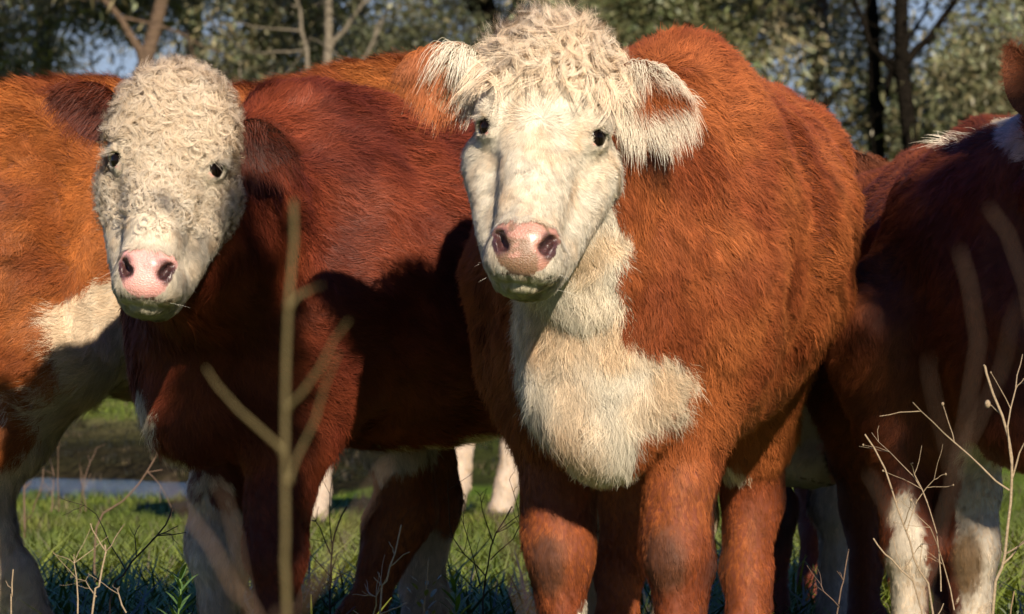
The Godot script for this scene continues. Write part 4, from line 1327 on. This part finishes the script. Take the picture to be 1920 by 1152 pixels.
	specs.append(cow_spec(o, {
		"seed": 14, "cell": 0.018, "size": 0.91, "head_at": [Vector3(1.145, 1.10, -9.62), 0.55, 0.0, 0.0], "head_density": 14000.0, "head_long": 0.02, "red_head": true,
		"top": 1.27, "belly": 0.58, "belly_width": 0.27, "neck": Vector3(0.5, 1.05, 0.0), "withers": 0.02,
		"legs": [front_leg(0.44, 0.20), front_leg(0.44, 0.06), hind_leg(-0.5, 0.13), hind_leg(-0.55, -0.08)],
		"red": Color(0.15, 0.036, 0.016), "red_two": Color(0.25, 0.065, 0.022), "mane": [px(1790, 268, 9.98), px(1885, 266, 9.85)], "white": Color(0.72, 0.62, 0.5), "density": 18000.0, "long": 0.026, "curly": 0.45,
		"spots": [[Vector3(0.47, 0.42, 0.04), Vector3(0.10, 0.36, 0.06)], [Vector3(0.48, 0.2, 0.21), Vector3(0.08, 0.30, 0.05)], [Vector3(0.66, 1.26, 0.0), Vector3(0.2, 0.08, 0.05)], [Vector3(0.8, 0.72, -0.12), Vector3(0.1, 0.16, 0.12)]],
		"darks": [[Vector3(0.50, 0.34, 0.08), Vector3(0.05, 0.09, 0.04)]], "dark": Color(0.2, 0.12, 0.06),
		"ears": [
			{"at": Vector3(-0.11, 0.085, -0.06), "turn": ear_axes(Vector3(-0.62, 0.8, -0.1), Vector3(-0.6, -0.3, 0.9)), "long": 0.15, "wide": 0.045, "inner": Color(0.2, 0.05, 0.02), "fringe": Color(0.3, 0.1, 0.05), "outer": Color(0.13, 0.03, 0.014), "hairs": 1500, "hair": 0.022, "fall": 0.2},
			dull_ears[1]],
	}))
	roots.append(o)
	# the cow whose ear and woolly forelegs show between the broad cow and the shaded one
	o = base("cow", Vector3(0.80, 0, -11.9), -PI / 2 - 0.12)
	tag(o, "mostly hidden cow behind the others, showing a brown ear and woolly cream chest", "cow", "shaggy red and white cattle")
	specs.append(cow_spec(o, {
		"seed": 15, "cell": 0.02, "size": 0.92, "head_at": [px(1440, 392, 11.0), 0.0, 0.15, 0.0], "head_density": 14000.0, "head_long": 0.02,
		"top": 1.15, "belly": 0.55, "belly_width": 0.27, "neck": Vector3(0.5, 0.92, 0.0), "brisket": Vector3(0, -0.03, 0.02),
		"legs": [front_leg(0.47, 0.115 + 0.06), front_leg(0.45, -0.045 + 0.06), hind_leg(-0.5, 0.12), hind_leg(-0.55, -0.12)],
		"red": Color(0.17, 0.035, 0.018), "red_two": Color(0.3, 0.06, 0.025), "white": Color(0.7, 0.58, 0.42), "density": 16000.0, "long": 0.038, "curly": 0.8, "lumpy": 1.8,
		"spots": [[Vector3(0.7, 0.62, 0.05), Vector3(0.4, 0.2, 0.4)], [Vector3(0.46, 0.2, 0.015), Vector3(0.12, 0.5, 0.075)]],
		"darks": [[Vector3(0.5, 0.38, 0.17), Vector3(0.06, 0.12, 0.07)]], "dark": Color(0.035, 0.018, 0.014),
		"ears": [
			{"at": Vector3(-0.11, 0.09, -0.03), "turn": ear_axes(Vector3(-0.95, 0.12, 0.0), Vector3(0.1, -0.3, 1)), "long": 0.15, "wide": 0.045, "inner": Color(0.2, 0.055, 0.025), "fringe": Color(0.25, 0.09, 0.05), "outer": Color(0.2, 0.05, 0.02), "hairs": 1500, "hair": 0.035},
			{"at": Vector3(0.11, 0.07, -0.03), "turn": ear_axes(Vector3(0.95, 0.14, 0.0), Vector3(-0.1, -0.3, 1)), "long": 0.155, "wide": 0.05, "inner": Color(0.2, 0.055, 0.025), "fringe": Color(0.25, 0.09, 0.05), "outer": Color(0.2, 0.05, 0.02), "hairs": 1500, "hair": 0.04}],
	}))
	roots.append(o)
	# a far cow whose pink-white legs show under the others
	o = base("cow", Vector3(-0.44, 0, -18.2), PI + 0.75)
	tag(o, "distant cow of which only pinkish white legs show under the belly of the others", "cow", "shaggy red and white cattle")
	specs.append(cow_spec(o, {
		"seed": 16, "cell": 0.026, "head_cell": 0.014, "size": 0.9, "head_at": [Vector3(-0.8, 0.98, -17.3), 0.2, 0.2, 0.0], "head_density": 5000.0, "head_long": 0.024,
		"legs": [front_leg(0.42, 0.1), front_leg(0.46, -0.1), hind_leg(-0.5, 0.12), hind_leg(-0.55, -0.12)],
		"red": Color(0.3, 0.07, 0.02), "red_two": Color(0.4, 0.11, 0.03), "white": Color(0.7, 0.55, 0.45), "density": 4500.0, "long": 0.04, "curly": 0.5,
		"spots": [[Vector3(0.0, 0.3, 0), Vector3(0.9, 0.36, 0.5)]],
		"ears": dull_ears,
	}))
	roots.append(o)
	var threads := []
	for g in specs:
		var t := Thread.new()
		t.start(grow_cow.bind(g))
		threads.append(t)
	for k in threads.size():
		var r: Dictionary = threads[k].wait_to_finish()
		place_cow(roots[k], r)


func weeds(dry: Material, straw: Material, olive: Material, dark_twig: Material) -> void:
	var V := func(a: float, b: float) -> Vector2: return Vector2(a, b)
	var g1 := "blurred weed stems in the foreground"
	var g2 := "dry weeds among the cattle's feet"
	weed("tall_weed", "tall olive-brown knotted stem in the foreground left of centre", "weed", g1, 2.96, 0.0024, [
		[V.call(536, 1400), V.call(535, 1000), V.call(534, 770), V.call(541, 560), V.call(550, 375)],
		[V.call(531, 845), V.call(448, 770), V.call(385, 690)],
		[V.call(536, 765), V.call(600, 690), V.call(655, 600)],
		[V.call(541, 900), V.call(590, 790), V.call(635, 660)],
		[V.call(541, 575), V.call(580, 545), V.call(604, 536)]], olive, 201, 0, 1.9)
	weed("bent_weed", "leaning pale brown stalk crossing the curly cow's white foreleg", "weed", g1, 2.18, 0.00130, [
		[V.call(520, 1500), V.call(440, 1110), V.call(370, 990), V.call(310, 890)],
		[V.call(475, 1240), V.call(440, 1000), V.call(405, 905)]], dry, 202)
	weed("bent_weed", "pinkish brown stalk leaning right below the curly cow's belly", "weed", g1, 2.12, 0.00099, [
		[V.call(480, 1500), V.call(560, 1150), V.call(640, 1010), V.call(728, 865)],
		[V.call(585, 1110), V.call(640, 1060), V.call(700, 930)]], dry, 203)
	weed("bent_weed", "thin faint stalk leaning left beside the broad cow's right foreleg", "weed", g1, 3.12, 0.00100, [
		[V.call(1040, 1500), V.call(990, 1130), V.call(950, 1010), V.call(915, 950)],
		[V.call(1010, 1230), V.call(960, 1100), V.call(930, 900)]], dry, 205)
	weed("bent_weed", "blurred stalk leaning left across the legs at the right", "weed", g1, 2.25, 0.00056, [
		[V.call(1790, 1500), V.call(1720, 1110), V.call(1680, 990), V.call(1630, 890)]], dry, 207)
	weed("branched_weed", "blurred forked weed with pale tips against the shaded cow", "weed", g1, 2.18, 0.00062, [
		[V.call(1690, 1600), V.call(1740, 1080), V.call(1790, 900), V.call(1835, 640), V.call(1800, 470)],
		[V.call(1788, 910), V.call(1755, 760), V.call(1742, 670)],
		[V.call(1800, 860), V.call(1880, 690), V.call(1915, 560)]], dry, 208)
	weed("tall_weed", "blurred pale stalk at the right edge leaning left at its tip", "weed", g1, 2.25, 0.00056, [
		[V.call(1990, 1600), V.call(1965, 900), V.call(1925, 540), V.call(1855, 390)]], dry, 209)
	# sharp dry weeds nearer the cattle
	weed("dry_weed", "tall thin grey-brown weed at the bottom right corner with forked branches", "weed", g2, 8.1, 0.0034, [
		[V.call(1862, 1152), V.call(1885, 1040), V.call(1896, 940), V.call(1898, 860), V.call(1880, 780), V.call(1850, 700), V.call(1845, 685)],
		[V.call(1897, 870), V.call(1890, 800), V.call(1905, 730), V.call(1918, 665)],
		[V.call(1893, 920), V.call(1840, 875), V.call(1790, 830), V.call(1712, 755)],
		[V.call(1880, 1060), V.call(1915, 1020), V.call(1935, 1000)],
		[V.call(1898, 900), V.call(1912, 850), V.call(1930, 820)]], straw, 211, 2, 0.0, straw)
	weed("dry_weed", "spindly dry weed with seed buds in front of the two right-hand legs", "weed", g2, 8.3, 0.0024, [
		[V.call(1750, 1152), V.call(1715, 1050), V.call(1695, 985), V.call(1660, 880), V.call(1622, 815)],
		[V.call(1700, 1000), V.call(1720, 940), V.call(1752, 900)],
		[V.call(1765, 1110), V.call(1757, 1000), V.call(1730, 920), V.call(1690, 870), V.call(1635, 812)],
		[V.call(1740, 945), V.call(1715, 890), V.call(1708, 870)],
		[V.call(1790, 1145), V.call(1770, 1060), V.call(1745, 990), V.call(1690, 940)]], straw, 212, 3, 0.0, straw)
	weed("dry_weed", "low dry twig with two forks left of the spindly bud weed", "weed", g2, 8.3, 0.0021, [
		[V.call(1730, 1152), V.call(1690, 1070), V.call(1660, 1040), V.call(1638, 1010)],
		[V.call(1690, 1075), V.call(1720, 1030), V.call(1735, 1020)]], straw, 213, 1)
	weed("dry_weed", "thin upright dry twig under the cream-chested cow", "weed", g2, 8.5, 0.002, [
		[V.call(1570, 1152), V.call(1582, 1090), V.call(1592, 1030)],
		[V.call(1575, 1140), V.call(1545, 1110), V.call(1528, 1095)]], dry, 214, 2)
	weed("dark_weed", "black forked twig standing in the grass at the lower left", "weed", g2, 9.2, 0.0026, [
		[V.call(205, 1130), V.call(230, 1080), V.call(270, 1030), V.call(310, 985), V.call(322, 952)],
		[V.call(235, 1070), V.call(205, 1020), V.call(180, 965), V.call(105, 930)],
		[V.call(255, 1045), V.call(252, 1005), V.call(262, 985)],
		[V.call(280, 1020), V.call(300, 1002), V.call(320, 1002)]], dark_twig, 221, 2)
	weed("dry_weed", "pale upright dry stalk with side shoots, lower left corner", "weed", g2, 8.0, 0.0024, [
		[V.call(172, 1152), V.call(185, 1100), V.call(198, 1035), V.call(196, 1022)],
		[V.call(145, 1152), V.call(143, 1085), V.call(138, 1040)],
		[V.call(180, 1120), V.call(160, 1090)],
		[V.call(236, 1150), V.call(222, 1115), V.call(220, 1105)]], straw, 222, 4)
	weed("dry_weed", "pale thin dry stalk at the left edge of the bottom", "weed", g2, 8.2, 0.002, [
		[V.call(20, 1150), V.call(22, 1120), V.call(24, 1068)],
		[V.call(22, 1105), V.call(10, 1090)]], straw, 223)
	weed("dry_weed", "hairy dry flower stalk left of the leafy shoot", "weed", g2, 8.0, 0.0022, [
		[V.call(712, 1152), V.call(725, 1090), V.call(740, 1040), V.call(752, 985)],
		[V.call(700, 1152), V.call(705, 1120), V.call(690, 1110)]], straw, 224, 8)
	weed("dark_weed", "tangle of black twigs in the grass left of the broad cow's foreleg", "weed", g2, 10.4, 0.0026, [
		[V.call(905, 1130), V.call(915, 1060), V.call(930, 1000), V.call(960, 950)],
		[V.call(900, 1100), V.call(880, 1020), V.call(860, 960)],
		[V.call(920, 1050), V.call(975, 985), V.call(955, 900)],
		[V.call(910, 1080), V.call(850, 1010), V.call(840, 900)],
		[V.call(925, 1020), V.call(905, 960), V.call(900, 930)]], dark_twig, 225, 4)
	weed("dark_weed", "fine black twigs in the grass between the curly cow's legs", "weed", g2, 11.0, 0.003, [
		[V.call(620, 1060), V.call(628, 1000), V.call(650, 950)],
		[V.call(620, 1040), V.call(600, 990), V.call(585, 975)],
		[V.call(622, 1020), V.call(617, 960), V.call(622, 900)]], dark_twig, 226, 4)
	weed("dry_weed", "faint brown dry stalks on the near shore of the pond", "weed", g2, 16.0, 0.0045, [
		[V.call(45, 960), V.call(46, 900), V.call(48, 855)],
		[V.call(60, 960), V.call(80, 900), V.call(72, 835)],
		[V.call(150, 960), V.call(158, 900), V.call(180, 840)],
		[V.call(160, 960), V.call(150, 880), V.call(146, 850)],
		[V.call(110, 960), V.call(108, 880), V.call(112, 800)],
		[V.call(95, 960), V.call(100, 890), V.call(88, 850)]], dry, 227, 3)
	weed("dry_weed", "tall bent dry stalk leaning over the pond below the woolly belly", "weed", g2, 13.0, 0.0035, [
		[V.call(180, 990), V.call(230, 940), V.call(275, 885), V.call(310, 830)],
		[V.call(275, 885), V.call(300, 910), V.call(322, 955)]], dry, 228, 2)
	leafy("leafy_weed", "small twiggy weed with little grey-green leaves at bottom centre-left", px(795, 1175, 8.1), 0.125, 231, false)
	leafy("leafy_weed", "bright green whorled shoot beside the twiggy one at bottom centre", px(838, 1185, 8.1), 0.09, 232, true)
	leafy("leafy_weed", "bright green narrow-leaved shoot at the bottom under the curly cow's chest", px(322, 1190, 8.1), 0.10, 233, true)
	leafy("leafy_weed", "small dark leafy shoot under the shaded cow at bottom right", px(1895, 1190, 8.4), 0.08, 234, false)


func leafy(called: String, label: String, tip_low: Vector3, tall: float, sd: int, whorled: bool) -> void:
	var rng := RandomNumberGenerator.new()
	rng.seed = sd
	var foot := Vector3(tip_low.x, -0.01, tip_low.z)
	var o := base(called, foot)
	tag(o, label, "weed", "green weeds in the grass")
	var top := Vector3(0.01, tip_low.y + tall, 0.01)
	var pts := wander(Vector3.ZERO, top, 12, 0.004, rng)
	put("stem", tube(pts, taper(13, 0.0028, 0.0012), 6), mats.green_stem if whorled else mats.brown_stem, o)
	for k in (46 if whorled else 40):
		var f := (6.5 if whorled else 7.5) + 5.4 * (float(k) / 46.0) * (1.0 if whorled else 0.8)
		var p := pts[int(f)].lerp(pts[mini(int(f) + 1, 12)], f - int(f))
		var an := k * 2.4
		var out := Vector3(cos(an), 0, sin(an))
		var l := rng.randf_range(0.03, 0.052) if whorled else rng.randf_range(0.010, 0.022)
		var w := l * (0.16 if whorled else 0.42)
		if not whorled: p += out * rng.randf_range(0.004, 0.03)
		var v := PackedVector3Array()
		var n := PackedVector3Array()
		var idx := PackedInt32Array()
		var side := Vector3(-out.z, 0, out.x)
		for s in 5:
			var t := s / 4.0
			var q := p + out * l * t * 0.75 + Vector3.UP * l * (0.95 * t - 0.35 * t * t)
			var ww := w * sin(PI * (0.12 + 0.85 * t)) * 0.5
			v.append(q - side * ww); v.append(q + side * ww)
			n.append(Vector3.UP); n.append(Vector3.UP)
			if s > 0:
				var b := s * 2
				idx.append_array([b - 2, b, b - 1, b - 1, b, b + 1])
		put("leaf", arrays_mesh(v, n, idx), mats.green_leaf if whorled else mats.grey_leaf, o)
